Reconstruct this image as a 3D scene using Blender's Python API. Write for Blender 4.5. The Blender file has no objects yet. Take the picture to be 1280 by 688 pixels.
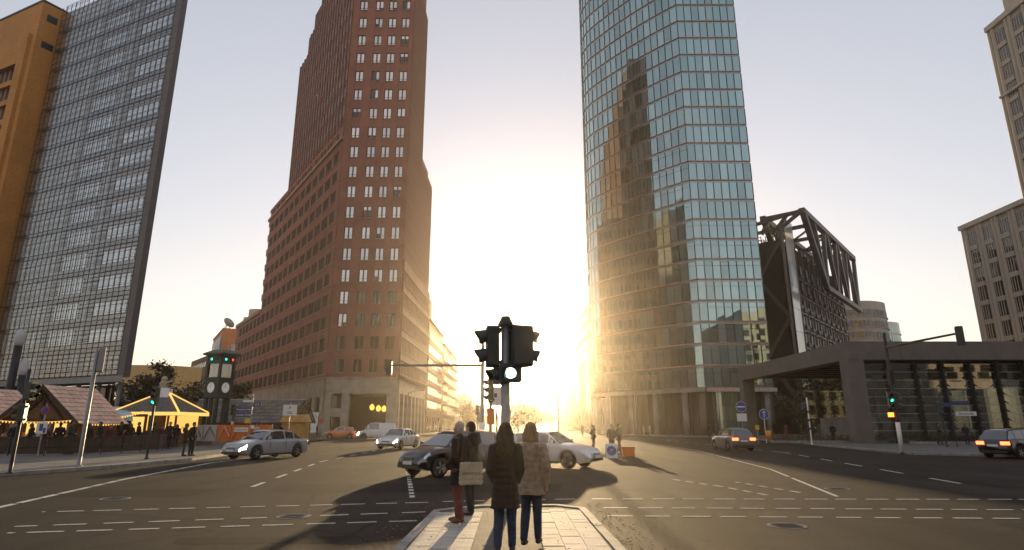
import bpy, bmesh, math, random
from mathutils import Vector, Matrix, Quaternion, noise
random.seed(7)
S = bpy.context.scene
COL = S.collection
PI = math.pi
R = math.radians

# ---------------------------------------------------------------- camera
FPX, CAMH, PITCH = 748.0, 1.7, math.atan(188 / 748.0)
cam_d = bpy.data.cameras.new('camera'); cam = bpy.data.objects.new('camera', cam_d); COL.objects.link(cam)
cam.location = (0, 0, CAMH); cam.rotation_euler = (R(90) + PITCH, 0, 0)
cam_d.sensor_fit = 'HORIZONTAL'; cam_d.sensor_width = 36.0; cam_d.lens = FPX / 1280 * 36
cam_d.clip_start = 0.1; cam_d.clip_end = 9000
S.camera = cam

# ---------------------------------------------------------------- light
SUN_EL, SUN_AZ = R(6.6), R(2.7)          # straight down the street, just right of its axis
W = bpy.data.worlds.new('World'); S.world = W; W.use_nodes = True
nt = W.node_tree; bg = nt.nodes['Background']
sky = nt.nodes.new('ShaderNodeTexSky'); sky.sky_type = 'NISHITA'; sky.sun_disc = False
sky.sun_elevation = SUN_EL; sky.sun_rotation = SUN_AZ
sky.air_density = 1.0; sky.dust_density = 0.3; sky.ozone_density = 1.0; sky.altitude = 50
hs = nt.nodes.new('ShaderNodeHueSaturation'); hs.inputs['Saturation'].default_value = 0.95
mixw = nt.nodes.new('ShaderNodeMix'); mixw.data_type = 'RGBA'; mixw.blend_type = 'MULTIPLY'
mixw.inputs[0].default_value = 1.0; mixw.inputs[7].default_value = (1.0, 0.885, 0.88, 1)
nt.links.new(sky.outputs[0], hs.inputs['Color']); ga = nt.nodes.new('ShaderNodeGamma'); ga.inputs[1].default_value = 0.5      # gamma flattens the clear sky's range, lifting skylight on the shaded fronts
nt.links.new(hs.outputs[0], ga.inputs[0]); nt.links.new(ga.outputs[0], mixw.inputs[6])
nt.links.new(mixw.outputs[2], bg.inputs[0]); bg.inputs[1].default_value = 0.15
sd = bpy.data.lights.new('sun', 'SUN'); sun = bpy.data.objects.new('sun', sd); COL.objects.link(sun)
sd.energy = 2.6; sd.angle = R(0.5); sd.color = (1.0, 0.72, 0.38)
sun_v = Vector((math.sin(SUN_AZ) * math.cos(SUN_EL), math.cos(SUN_AZ) * math.cos(SUN_EL), math.sin(SUN_EL)))
sun.rotation_euler = sun_v.to_track_quat('Z', 'Y').to_euler(); sun.location = (0, 0, 200)
S.view_settings.view_transform = 'Standard'; S.view_settings.look = 'None'
S.view_settings.exposure = 1.8; S.view_settings.gamma = 1.0
S.cycles.use_denoising = True
S.cycles.max_bounces = 6; S.cycles.volume_bounces = 0; S.cycles.diffuse_bounces = 2; S.cycles.glossy_bounces = 3
S.cycles.transmission_bounces = 4; S.cycles.transparent_max_bounces = 8
S.cycles.sample_clamp_indirect = 4.0

# ---------------------------------------------------------------- helpers
CT, ST = math.cos(PITCH), math.sin(PITCH)
def ray(x, y):
    b = (344 - y) / FPX
    return Vector(((x - 640) / FPX, CT - ST * b, ST + CT * b))
def at_y(x, y, Y):                        # photo pixel -> world point at depth Y
    r = ray(x, y); return Vector((0, 0, CAMH)) + r * (Y / r.y)
def at_z(x, y, Z=0.0):                    # photo pixel -> world point at height Z
    r = ray(x, y); return Vector((0, 0, CAMH)) + r * ((Z - CAMH) / r.z)

def tag(o, label=None, cat=None, group=None, kind=None):
    if label: o['label'] = label
    if cat: o['category'] = cat
    if group: o['group'] = group
    if kind: o['kind'] = kind
    return o
def empty(name, loc=(0, 0, 0), rz=0.0, label=None, cat=None, group=None, parent=None):
    o = bpy.data.objects.new(name, None); COL.objects.link(o); o.location = loc; o.rotation_euler = (0, 0, rz)
    o.empty_display_size = 0.3
    if parent: o.parent = parent
    return tag(o, label, cat, group)
def link_mesh(name, me, parent=None, loc=None, rot=None):
    o = bpy.data.objects.new(name, me); COL.objects.link(o)
    if parent: o.parent = parent
    if loc is not None: o.location = loc
    if rot is not None: o.rotation_euler = rot
    return o
def copy_tree(o, parent=None):
    c = o.copy(); COL.objects.link(c)
    if parent: c.parent = parent
    for ch in list(o.children): copy_tree(ch, c)
    return c

_TMP = bpy.data.scenes.new('workbench')      # modifiers and lettering are evaluated apart from the big scene
def evald(o):
    if o.name in COL.objects: COL.objects.unlink(o)
    _TMP.collection.objects.link(o); vl = _TMP.view_layers[0]; vl.update(); return bpy.data.meshes.new_from_object(o.evaluated_get(vl.depsgraph))

class MB:
    """collects geometry for ONE mesh"""
    def __init__(s): s.v = []; s.f = []; s.m = []; s.mi = 0
    def add(s, vs, fs):
        b = len(s.v); s.v += [tuple(v) for v in vs]
        s.f += [tuple(i + b for i in f) for f in fs]; s.m += [s.mi] * len(fs); return s
    def box(s, x0, y0, z0, x1, y1, z1):
        return s.obox([(x0, y0, z0), (x1, y0, z0), (x1, y1, z0), (x0, y1, z0), (x0, y0, z1), (x1, y0, z1), (x1, y1, z1), (x0, y1, z1)])
    def obox(s, c):
        return s.add(c, [(0, 3, 2, 1), (4, 5, 6, 7), (0, 1, 5, 4), (1, 2, 6, 5), (2, 3, 7, 6), (3, 0, 4, 7)])
    def fbox(s, F, u0, u1, z0, z1, d0, d1):   # box in a facade's frame: along, up, out
        P = F.p
        return s.obox([P(u0, d1, z0), P(u1, d1, z0), P(u1, d0, z0), P(u0, d0, z0), P(u0, d1, z1), P(u1, d1, z1), P(u1, d0, z1), P(u0, d0, z1)])
    def fquad(s, F, u0, u1, z0, z1, d):
        P = F.p; return s.add([P(u0, d, z0), P(u1, d, z0), P(u1, d, z1), P(u0, d, z1)], [(0, 1, 2, 3)])
    def prism(s, poly, z0, z1, cap=True):
        n = len(poly); a = sum(poly[i][0] * poly[(i + 1) % n][1] - poly[(i + 1) % n][0] * poly[i][1] for i in range(n))
        if a < 0: poly = poly[::-1]
        vs = [(p[0], p[1], z0) for p in poly] + [(p[0], p[1], z1) for p in poly]
        fs = [(i, (i + 1) % n, n + (i + 1) % n, n + i) for i in range(n)]
        if cap: fs += [tuple(range(n))[::-1], tuple(range(n, 2 * n))]
        return s.add(vs, fs)
    def tube(s, p0, p1, r0, r1=None, n=8, cap=True):
        p0, p1 = Vector(p0), Vector(p1); r1 = r0 if r1 is None else r1
        q = (p1 - p0).to_track_quat('Z', 'Y'); vs = []
        for p, r in ((p0, r0), (p1, r1)):
            for i in range(n):
                a = 2 * PI * i / n; vs.append(p + q @ Vector((r * math.cos(a), r * math.sin(a), 0)))
        fs = [(i, (i + 1) % n, n + (i + 1) % n, n + i) for i in range(n)]
        if cap: fs += [tuple(range(n))[::-1], tuple(range(n, 2 * n))]
        return s.add(vs, fs)
    def bar(s, p0, p1, w, h):              # square beam between two points
        p0, p1 = Vector(p0), Vector(p1); t = (p1 - p0).normalized()
        up = Vector((0, 0, 1)) if abs(t.z) < 0.99 else Vector((0, 1, 0))
        x = t.cross(up).normalized() * w / 2; y = x.cross(t).normalized() * h / 2
        return s.obox([p0 - x - y, p0 + x - y, p1 + x - y, p1 - x - y, p0 - x + y, p0 + x + y, p1 + x + y, p1 - x + y])
    def lathe(s, prof, c=(0, 0, 0), n=16, axis='Z'):
        vs = []; k = len(prof)
        for i in range(n):
            a = 2 * PI * i / n
            for r, z in prof:
                p = (r * math.cos(a), r * math.sin(a), z)
                if axis == 'Y': p = (p[0], -p[2], p[1])     # profile runs along -Y
                if axis == 'X': p = (p[2], p[0], p[1])
                vs.append((p[0] + c[0], p[1] + c[1], p[2] + c[2]))
        fs = [(i * k + j, ((i + 1) % n) * k + j, ((i + 1) % n) * k + j + 1, i * k + j + 1) for i in range(n) for j in range(k - 1)]
        fs.append(tuple(i * k for i in range(n))[::-1]); fs.append(tuple(i * k + k - 1 for i in range(n)))
        return s.add(vs, fs)
    def mesh(s, name, mats, smooth=False):
        me = bpy.data.meshes.new(name); me.from_pydata(s.v, [], s.f)
        for m in (mats if isinstance(mats, (list, tuple)) else [mats]): me.materials.append(m)
        if any(s.m): me.polygons.foreach_set('material_index', s.m)
        if smooth: me.polygons.foreach_set('use_smooth', [True] * len(s.f))
        me.update(); return me
    def build(s, name, mats, parent=None, loc=None, rot=None, smooth=False):
        return link_mesh(name, s.mesh(name, mats, smooth), parent, loc, rot)

class Frame:
    """a facade: origin in plan, direction along it, outward normal to the right of... chosen by sign"""
    def __init__(s, o, d, out):
        s.o = Vector((o[0], o[1])); s.d = Vector((d[0], d[1])).normalized()
        n = Vector((-s.d.y, s.d.x)); s.n = n if n.dot(Vector(out)) > 0 else -n
        s.flip = (s.d.x * s.n.y - s.d.y * s.n.x) > 0
    def p(s, u, d, z):
        q = s.o + s.d * u + s.n * d; return Vector((q.x, q.y, z))
    def rz(s): return math.atan2(s.n.y, s.n.x) + PI / 2     # object with local -Y = outward
def win_at(F, me, name, parent, u, z, d=0.0, tilt=0.0):
    o = link_mesh(name, me, parent, F.p(u, d, z), (tilt, 0, F.rz())); return o

# ---------------------------------------------------------------- materials
def mat(name, col, rough=0.7, metal=0.0, var=0.0, scale=3.0, bump=0.0, bscale=20.0, spec=0.5, emit=None, estr=0.0, rand=0.0, stretch=(1, 1, 1), island=False):
    m = bpy.data.materials.new(name); m.use_nodes = True; t = m.node_tree; n = t.nodes; L = t.links
    b = n['Principled BSDF']; b.inputs['Roughness'].default_value = rough; b.inputs['Metallic'].default_value = metal
    b.inputs['Specular IOR Level'].default_value = spec
    c4 = (*col, 1.0); b.inputs['Base Color'].default_value = c4
    tc = n.new('ShaderNodeTexCoord'); mp = n.new('ShaderNodeMapping'); mp.inputs['Scale'].default_value = stretch
    L.new(tc.outputs['Object'], mp.inputs[0]); last = None
    if var > 0:
        nz = n.new('ShaderNodeTexNoise'); nz.inputs['Scale'].default_value = scale; nz.inputs['Detail'].default_value = 6
        L.new(mp.outputs[0], nz.inputs['Vector'])
        mr = n.new('ShaderNodeMapRange'); mr.inputs[1].default_value = 0.3; mr.inputs[2].default_value = 0.7
        mr.inputs[3].default_value = 1 - var; mr.inputs[4].default_value = 1 + var
        L.new(nz.outputs[0], mr.inputs[0]); last = mr.outputs[0]
    if rand > 0:
        if island:
            oi = n.new('ShaderNodeNewGeometry'); out = oi.outputs['Random Per Island']
        else:
            oi = n.new('ShaderNodeObjectInfo'); out = oi.outputs['Random']
        m2 = n.new('ShaderNodeMapRange'); m2.inputs[3].default_value = 1 - rand; m2.inputs[4].default_value = 1 + rand
        L.new(out, m2.inputs[0])
        if last is None: last = m2.outputs[0]
        else:
            mu = n.new('ShaderNodeMath'); mu.operation = 'MULTIPLY'; L.new(last, mu.inputs[0]); L.new(m2.outputs[0], mu.inputs[1]); last = mu.outputs[0]
    if last is not None:
        vm = n.new('ShaderNodeVectorMath'); vm.operation = 'SCALE'; vm.inputs[0].default_value = col
        L.new(last, vm.inputs['Scale']); L.new(vm.outputs[0], b.inputs['Base Color'])
    if bump > 0:
        nb = n.new('ShaderNodeTexNoise'); nb.inputs['Scale'].default_value = bscale; nb.inputs['Detail'].default_value = 4
        L.new(mp.outputs[0], nb.inputs['Vector'])
        bp = n.new('ShaderNodeBump'); bp.inputs['Strength'].default_value = bump; bp.inputs['Distance'].default_value = 0.05
        L.new(nb.outputs[0], bp.inputs['Height']); L.new(bp.outputs[0], b.inputs['Normal'])
    if emit:
        b.inputs['Emission Color'].default_value = (*emit, 1); b.inputs['Emission Strength'].default_value = estr
    return m
def mix_in(m, fac_out, col2):
    """blend the base colour towards col2 by a factor socket"""
    t = m.node_tree; b = t.nodes['Principled BSDF']; src = b.inputs['Base Color']
    mx = t.nodes.new('ShaderNodeMix'); mx.data_type = 'RGBA'
    if src.is_linked: t.links.new(src.links[0].from_socket, mx.inputs[6])
    else: mx.inputs[6].default_value = src.default_value
    mx.inputs[7].default_value = (*col2, 1); t.links.new(fac_out, mx.inputs[0]); t.links.new(mx.outputs[2], src)
def brick_mat(name, col, mortar, w=0.25, h=0.083, var=0.25):
    """brick courses on walls of any direction: courses follow height, joints follow the run of the wall"""
    m = mat(name, col, 0.85, var=var, scale=0.35, bump=0.15, bscale=9)
    t = m.node_tree; n = t.nodes; L = t.links
    tc = n.new('ShaderNodeTexCoord'); sx = n.new('ShaderNodeSeparateXYZ'); L.new(tc.outputs['Object'], sx.inputs[0])
    ad = n.new('ShaderNodeMath'); ad.operation = 'ADD'; L.new(sx.outputs[0], ad.inputs[0]); L.new(sx.outputs[1], ad.inputs[1])
    cb = n.new('ShaderNodeCombineXYZ'); L.new(ad.outputs[0], cb.inputs[0]); L.new(sx.outputs[2], cb.inputs[1])
    br = n.new('ShaderNodeTexBrick'); br.inputs['Scale'].default_value = 1.0
    br.inputs['Brick Width'].default_value = w; br.inputs['Row Height'].default_value = h; br.inputs['Mortar Size'].default_value = 0.008
    L.new(cb.outputs[0], br.inputs['Vector']); mix_in(m, br.outputs['Fac'], mortar)
    nz = n.new('ShaderNodeTexNoise'); nz.inputs['Scale'].default_value = 2.2; nz.inputs['Detail'].default_value = 8
    L.new(cb.outputs[0], nz.inputs['Vector'])
    mr = n.new('ShaderNodeMapRange'); mr.inputs[1].default_value = 0.45; mr.inputs[2].default_value = 0.75; mr.inputs[4].default_value = 0.5
    L.new(nz.outputs[0], mr.inputs[0]); mix_in(m, mr.outputs[0], tuple(c * 0.5 for c in col))
    return m
def glass_mat(name, col, rough=0.04, refl=0.35, tint=(1, 1, 1), rand=0.5, island=False, wob=0.0, blind=None, share=0.0):
    """glazing: mirror reflection that rises at grazing angles over what shows inside"""
    m = bpy.data.materials.new(name); m.use_nodes = True; t = m.node_tree; n = t.nodes; L = t.links
    n.remove(n['Principled BSDF']); out = n['Material Output']
    df = n.new('ShaderNodeBsdfDiffuse'); gl = n.new('ShaderNodeBsdfGlossy'); gl.inputs['Roughness'].default_value = rough
    gl.inputs['Color'].default_value = (*tint, 1)
    if island: oi = n.new('ShaderNodeNewGeometry'); ro = oi.outputs['Random Per Island']
    else: oi = n.new('ShaderNodeObjectInfo'); ro = oi.outputs['Random']
    mr = n.new('ShaderNodeMapRange'); mr.inputs[3].default_value = 1 - rand; mr.inputs[4].default_value = 1 + rand; L.new(ro, mr.inputs[0])
    vm = n.new('ShaderNodeVectorMath'); vm.operation = 'SCALE'; vm.inputs[0].default_value = col
    L.new(mr.outputs[0], vm.inputs['Scale']); L.new(vm.outputs[0], df.inputs[0])
    gr_ = n.new('ShaderNodeMapRange'); gr_.inputs[3].default_value = 1.0 - 0.3 * min(1, rand); gr_.inputs[4].default_value = 1.04; wn2 = n.new('ShaderNodeTexWhiteNoise'); wn2.noise_dimensions = '1D'; ma_ = n.new('ShaderNodeMath'); ma_.inputs[1].default_value = 7.31; L.new(ro, ma_.inputs[0]); L.new(ma_.outputs[0], wn2.inputs['W']); L.new(wn2.outputs[0], gr_.inputs[0])
    gv_ = n.new('ShaderNodeVectorMath'); gv_.operation = 'SCALE'; gv_.inputs[0].default_value = tint; L.new(gr_.outputs[0], gv_.inputs['Scale']); L.new(gv_.outputs[0], gl.inputs['Color'])
    lw = n.new('ShaderNodeLayerWeight'); lw.inputs[0].default_value = 0.35
    fm = n.new('ShaderNodeMapRange'); fm.inputs[3].default_value = refl; fm.inputs[4].default_value = min(1.0, refl * 2.2 + 0.1)
    if blind:                                  # a share of the panes has a pale blind drawn behind it
        wn = n.new('ShaderNodeTexWhiteNoise'); wn.noise_dimensions = '1D'; L.new(ro, wn.inputs['W']); lt = n.new('ShaderNodeMath'); lt.operation = 'LESS_THAN'; lt.inputs[1].default_value = share; L.new(wn.outputs[0], lt.inputs[0])
        mb_ = n.new('ShaderNodeMix'); mb_.data_type = 'RGBA'; L.new(lt.outputs[0], mb_.inputs[0]); L.new(vm.outputs[0], mb_.inputs[6]); mb_.inputs[7].default_value = (*blind, 1); L.new(mb_.outputs[2], df.inputs[0])
    L.new(lw.outputs['Facing'], fm.inputs[0])
    mx = n.new('ShaderNodeMixShader'); L.new(fm.outputs[0], mx.inputs[0]); L.new(df.outputs[0], mx.inputs[1]); L.new(gl.outputs[0], mx.inputs[2])
    if wob > 0:
        tc = n.new('ShaderNodeTexCoord'); nz = n.new('ShaderNodeTexNoise'); nz.inputs['Scale'].default_value = 0.6; nz.inputs['Detail'].default_value = 1
        L.new(tc.outputs['Object'], nz.inputs['Vector'])
        bp = n.new('ShaderNodeBump'); bp.inputs['Strength'].default_value = wob; bp.inputs['Distance'].default_value = 0.02
        L.new(nz.outputs[0], bp.inputs['Height']); L.new(bp.outputs[0], gl.inputs['Normal'])
    L.new(mx.outputs[0], out.inputs[0]); return m

M = {}
M['brick'] = brick_mat('red_brick', (0.29, 0.108, 0.074), (0.19, 0.105, 0.085))
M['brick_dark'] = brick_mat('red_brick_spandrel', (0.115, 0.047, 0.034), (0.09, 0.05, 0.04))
M['orange_brick'] = brick_mat('orange_brick', (0.50, 0.215, 0.045), (0.34, 0.18, 0.07), h=0.12, var=0.15)
M['sandstone'] = mat('grey_sandstone', (0.33, 0.285, 0.225), 0.85, var=0.2, scale=0.8, bump=0.2, bscale=6)
M['terracotta'] = mat('terracotta_strip', (0.33, 0.15, 0.075), 0.8, var=0.15, scale=2)
M['bronze'] = mat('dark_bronze', (0.05, 0.035, 0.028), 0.45, 0.6)
M['dark_metal'] = mat('dark_metal', (0.035, 0.033, 0.032), 0.5, 0.4, var=0.2, scale=4)
M['grey_metal'] = mat('grey_metal', (0.22, 0.215, 0.21), 0.5, 0.5, var=0.15, scale=3)
M['black'] = mat('black_paint', (0.012, 0.012, 0.012), 0.4)
M['blind_glass'] = glass_mat('pane_with_blind', (0.80, 0.76, 0.74), 0.05, 0.24, rand=0.3)
M['dark_glass'] = glass_mat('dark_pane', (0.022, 0.019, 0.016), 0.05, 0.055, rand=0.6)
M['dark_glass_many'] = glass_mat('dark_pane_row', (0.022, 0.019, 0.016), 0.05, 0.055, rand=0.6, island=True)
M['teal_glass'] = glass_mat('teal_pane', (0.035, 0.075, 0.075), 0.02, 0.35, (0.74, 0.95, 0.94), rand=0.8, wob=0.08, blind=(0.17, 0.21, 0.20), share=0.3)
M['teal_glass_many'] = glass_mat('teal_pane_row', (0.035, 0.075, 0.075), 0.02, 0.35, (0.74, 0.95, 0.94), rand=0.8, island=True, blind=(0.17, 0.21, 0.20), share=0.3)
M['copper'] = mat('copper_edge', (0.30, 0.17, 0.11), 0.45, 0.5, var=0.15)
M['concrete'] = mat('concrete', (0.30, 0.27, 0.24), 0.85, var=0.2, scale=0.7, bump=0.2, bscale=5)
M['plaster_grey'] = mat('grey_render', (0.33, 0.31, 0.29), 0.85, var=0.12, scale=0.5)
M['white'] = mat('white_paint', (0.75, 0.73, 0.70), 0.5, var=0.05)
M['sill'] = mat('sill_stone', (0.30, 0.21, 0.15), 0.8, var=0.15)

# ---------------------------------------------------------------- ground, roads, pavements
def road_material():
    m = mat('asphalt', (0.030, 0.024, 0.019), 0.62, spec=0.12, var=0.35, scale=0.25, bump=0.5, bscale=60)
    t = m.node_tree; n = t.nodes; L = t.links
    tc = n.new('ShaderNodeTexCoord')
    g = n.new('ShaderNodeTexNoise'); g.inputs['Scale'].default_value = 45; g.inputs['Detail'].default_value = 3; L.new(tc.outputs['Object'], g.inputs['Vector'])
    mr = n.new('ShaderNodeMapRange'); mr.inputs[1].default_value = 0.52; mr.inputs[2].default_value = 0.72; mr.inputs[4].default_value = 0.6
    L.new(g.outputs[0], mr.inputs[0]); mix_in(m, mr.outputs[0], (0.07, 0.06, 0.05))
    v = n.new('ShaderNodeTexVoronoi'); v.feature = 'DISTANCE_TO_EDGE'; v.inputs['Scale'].default_value = 0.16; v.inputs['Randomness'].default_value = 1
    nz = n.new('ShaderNodeTexNoise'); nz.inputs['Scale'].default_value = 1.2; nz.inputs['Detail'].default_value = 5; L.new(tc.outputs['Object'], nz.inputs['Vector'])
    ad = n.new('ShaderNodeMixRGB'); ad.inputs[0].default_value = 0.18; L.new(tc.outputs['Object'], ad.inputs[1]); L.new(nz.outputs[1], ad.inputs[2]); L.new(ad.outputs[0], v.inputs['Vector'])
    lt = n.new('ShaderNodeMath'); lt.operation = 'LESS_THAN'; lt.inputs[1].default_value = 0.0045; L.new(v.outputs[0], lt.inputs[0]); mix_in(m, lt.outputs[0], (0.012, 0.012, 0.012))
    w = n.new('ShaderNodeTexNoise'); w.inputs['Scale'].default_value = 0.9; w.inputs['Detail'].default_value = 3
    mp = n.new('ShaderNodeMapping'); mp.inputs['Scale'].default_value = (1, 0.08, 1); L.new(tc.outputs['Object'], mp.inputs[0]); L.new(mp.outputs[0], w.inputs['Vector'])
    m2 = n.new('ShaderNodeMapRange'); m2.inputs[1].default_value = 0.5; m2.inputs[2].default_value = 0.8; m2.inputs[4].default_value = 0.85; L.new(w.outputs[0], m2.inputs[0])
    mix_in(m, m2.outputs[0], (0.014, 0.012, 0.011))
    rr = n.new('ShaderNodeMapRange'); rr.inputs[3].default_value = 0.72; rr.inputs[4].default_value = 0.95; L.new(w.outputs[0], rr.inputs[0])
    L.new(rr.outputs[0], n['Principled BSDF'].inputs['Roughness'])
    st = n.new('ShaderNodeTexNoise'); st.inputs['Scale'].default_value = 0.33; st.inputs['Detail'].default_value = 9; st.inputs['Roughness'].default_value = .7; L.new(tc.outputs['Object'], st.inputs['Vector'])
    m3 = n.new('ShaderNodeMapRange'); m3.inputs[1].default_value = 0.55; m3.inputs[2].default_value = 0.68; m3.inputs[4].default_value = 0.55; L.new(st.outputs[0], m3.inputs[0]); mix_in(m, m3.outputs[0], (0.055, 0.047, 0.038))
    sp = n.new('ShaderNodeTexNoise'); sp.inputs['Scale'].default_value = 1.9; sp.inputs['Detail'].default_value = 2; L.new(tc.outputs['Object'], sp.inputs['Vector'])
    m4 = n.new('ShaderNodeMapRange'); m4.inputs[1].default_value = 0.68; m4.inputs[2].default_value = 0.74; m4.inputs[4].default_value = 0.8; L.new(sp.outputs[0], m4.inputs[0]); mix_in(m, m4.outputs[0], (0.010, 0.009, 0.008))
    return m
M['asphalt'] = road_material()
M['asphalt_patch'] = mat('asphalt_patch', (0.015, 0.013, 0.011), 0.85, spec=0.12, var=0.2, scale=1.5, bump=0.5, bscale=60)
M['asphalt_light'] = mat('asphalt_patch_light', (0.042, 0.036, 0.030), 0.85, spec=0.12, var=0.2, scale=1.5, bump=0.5, bscale=60)
M['earth'] = mat('earth', (0.10, 0.09, 0.075), 0.9, var=0.3, scale=0.05)
M['paving'] = mat('small_paving', (0.13, 0.118, 0.105), 0.8, var=0.25, scale=0.8, bump=0.3, bscale=12)
M['kerb'] = mat('granite_kerb', (0.27, 0.25, 0.225), 0.8, var=0.3, scale=3, bump=0.3, bscale=20, rand=0.15)
M['slab'] = mat('pale_slab', (0.45, 0.40, 0.345), 0.8, var=0.16, scale=5, bump=0.25, bscale=30, rand=0.16)
M['setts'] = mat('dark_setts', (0.13, 0.115, 0.10), 0.85, var=0.3, scale=6, bump=0.5, bscale=25)
def paint_material():
    m = mat('road_paint', (0.62, 0.59, 0.54), 0.65, var=0.15, scale=4)
    t = m.node_tree; n = t.nodes; L = t.links; tc = n.new('ShaderNodeTexCoord')
    g = n.new('ShaderNodeTexNoise'); g.inputs['Scale'].default_value = 22; g.inputs['Detail'].default_value = 5; L.new(tc.outputs['Object'], g.inputs['Vector'])
    mr = n.new('ShaderNodeMapRange'); mr.inputs[1].default_value = 0.52; mr.inputs[2].default_value = 0.66; mr.inputs[4].default_value = 0.75; L.new(g.outputs[0], mr.inputs[0])
    mix_in(m, mr.outputs[0], (0.09, 0.085, 0.08)); return m
M['paint'] = paint_material()

def sheet(name, poly, z, m, **k):
    mb = MB(); n = len(poly); mb.add([(p[0], p[1], z) for p in poly], [tuple(range(n))])
    o = mb.build(name, m); tag(o, kind='structure'); return o
mb = MB(); mb.add([(-3000, -300, -0.05), (3000, -300, -0.05), (3000, 3600, -0.05), (-3000, 3600, -0.05)], [(0, 1, 2, 3)])
tag(mb.build('ground', M['earth']), kind='structure')
sheet('road', [(-140, -120), (160, -120), (160, 320), (24, 330), (20, 1500), (-17, 1500), (-17, 320), (-140, 320)], 0.0, M['asphalt'])

def raised(name, poly, m, h=0.12, kerbs=None):
    mb = MB(); mb.prism(poly, -0.04, h); o = mb.build(name, m); tag(o, kind='structure')
    return o
LK = [(-17.7, -60), (-17.6, 21.6), (-16.4, 25.5), (-16.0, 31), (-17.2, 40), (-20.9, 52), (-24.0, 78), (-22.0, 92), (-15.0, 97), (-14.2, 110), (-14.0, 500), (-140, 500), (-140, -60)]
RK = [(60, -60), (46, 18), (33, 30.5), (24.0, 37.3), (26.6, 55), (29.5, 75), (29.0, 90), (22.0, 100), (17.5, 112), (16.2, 125), (16.0, 500), (150, 500), (150, -60)]
raised('pavement', LK, M['paving']); raised('pavement', RK, M['paving'])
def kerb_line(pts, name, n_max=150):
    """kerb stones laid one by one along a line"""
    root = empty(name); tag(root, kind='structure'); cnt = 0; cache = {}
    for (x0, y0), (x1, y1) in zip(pts[:-1], pts[1:]):
        a, b = Vector((x0, y0)), Vector((x1, y1)); Ln = (b - a).length; k = max(1, round(Ln / 1.0)); st = Ln / k
        key = round(st, 2)
        if key not in cache:
            m_ = MB(); m_.box(0.006, -0.13, -0.05, st - 0.006, 0.13, 0.135); cache[key] = m_.mesh('kerb_stone', M['kerb'])
        for i in range(k):
            p = a + (b - a) * (i / k); cnt += 1
            if cnt > n_max: return root
            link_mesh('kerb_stone', cache[key], root, (p.x, p.y, random.uniform(-0.004, 0.004)), (0, 0, math.atan2(b.y - a.y, b.x - a.x)))
    return root
kerb_line([(-17.6, 12), (-17.6, 21.6), (-16.4, 25.5), (-16.0, 31), (-17.2, 40), (-20.9, 52), (-24.0, 78), (-22.0, 92), (-15, 97)], 'kerb')
kerb_line([(40, 24), (33, 30.5), (24.0, 37.3), (26.6, 55), (29.5, 75), (29.0, 90), (22.0, 100), (17.5, 112), (16.2, 125)], 'kerb')

# traffic island underfoot: kerb stones, two strips of pale slabs, a dark walkway between them
isl = empty('traffic_island'); tag(isl, kind='structure')
edge = [(-1.62, 4.0), (-1.60, 9.1), (-1.55, 12.45), (-0.72, 13.2), (0.95, 13.38), (1.50, 12.85), (1.53, 9.1), (1.55, 4.0)]
mb = MB(); mb.prism([(x * 0.94, min(y, 13.0) if y > 12 else y) for x, y in edge], -0.04, 0.078); mb.build('walkway', M['setts'], isl)
for (x0, y0), (x1, y1) in zip(edge[:-1], edge[1:]):
    a, b = Vector((x0, y0)), Vector((x1, y1)); Ln = (b - a).length; k = max(1, round(Ln / 0.8)); st = Ln / k
    m_ = MB(); m_.obox([(0.004, -0.16, -0.05), (st - 0.004, -0.16, -0.05), (st - 0.004, 0.0, -0.05), (0.004, 0.0, -0.05),
                        (0.004, -0.16, 0.10), (st - 0.004, -0.16, 0.10), (st - 0.004, -0.02, 0.105), (0.004, -0.02, 0.105)])
    me = m_.mesh('kerb_stone', M['kerb'])
    for i in range(k):
        p = a + (b - a) * (i / k)
        link_mesh('kerb_stone', me, isl, (p.x, p.y, random.uniform(-0.004, 0.004)), (0, 0, math.atan2(b.y - a.y, b.x - a.x)))
m_ = MB(); m_.box(-0.145, -0.145, 0.0, 0.145, 0.145, 0.028); slab_me = m_.mesh('slab', M['slab'])
def slab_strip(x0, x1, y0, y1, skew):
    nx = max(1, round((x1 - x0) / 0.30)); sx = (x1 - x0) / nx; y = y0; row = 0
    while y < y1:
        off = 0.5 * sx if row % 2 else 0.0
        for i in range(nx):
            x = x0 + (i + 0.5) * sx + skew * (y - y0)
            o = link_mesh('slab', slab_me, isl, (x, y + (0.15 if i % 2 else 0.0), 0.076 + random.uniform(-0.003, 0.003)), (random.uniform(-.006, .006), random.uniform(-.006, .006), random.uniform(-.01, .01)))
            o.scale = (sx / 0.296, 1.0, 1)
        y += 0.297; row += 1
slab_strip(-1.40, -0.55, 6.6, 12.1, 0.0)
slab_strip(0.42, 1.32, 6.6, 12.3, 0.0)
mb = MB()
for i in range(420):                      # autumn leaves and grit caught along the kerb
    s_ = random.choice((-1, 1)); y = random.uniform(8.5, 14.5); x = s_ * (1.62 + abs(random.gauss(0, 0.35))) if random.random() < 0.8 else random.uniform(-1.5, 1.5)
    z = 0.012 if abs(x) > 1.6 or y > 13.4 else 0.116
    a = random.uniform(0, 6.28); l = random.uniform(0.012, 0.03); w = l * 0.6
    c, s2 = math.cos(a), math.sin(a)
    mb.add([(x + c * l, y + s2 * l, z), (x - s2 * w, y + c * w, z + 0.01), (x - c * l, y - s2 * l, z), (x + s2 * w, y - c * w, z + 0.006)], [(0, 1, 2, 3)])
M['leaf_litter'] = mat('dry_leaf', (0.28, 0.15, 0.04), 0.8, rand=0.5, island=True)
tag(mb.build('leaf_litter', M['leaf_litter']), 'dry yellow leaves scattered along the island kerb', 'leaves', kind='stuff')

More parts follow.
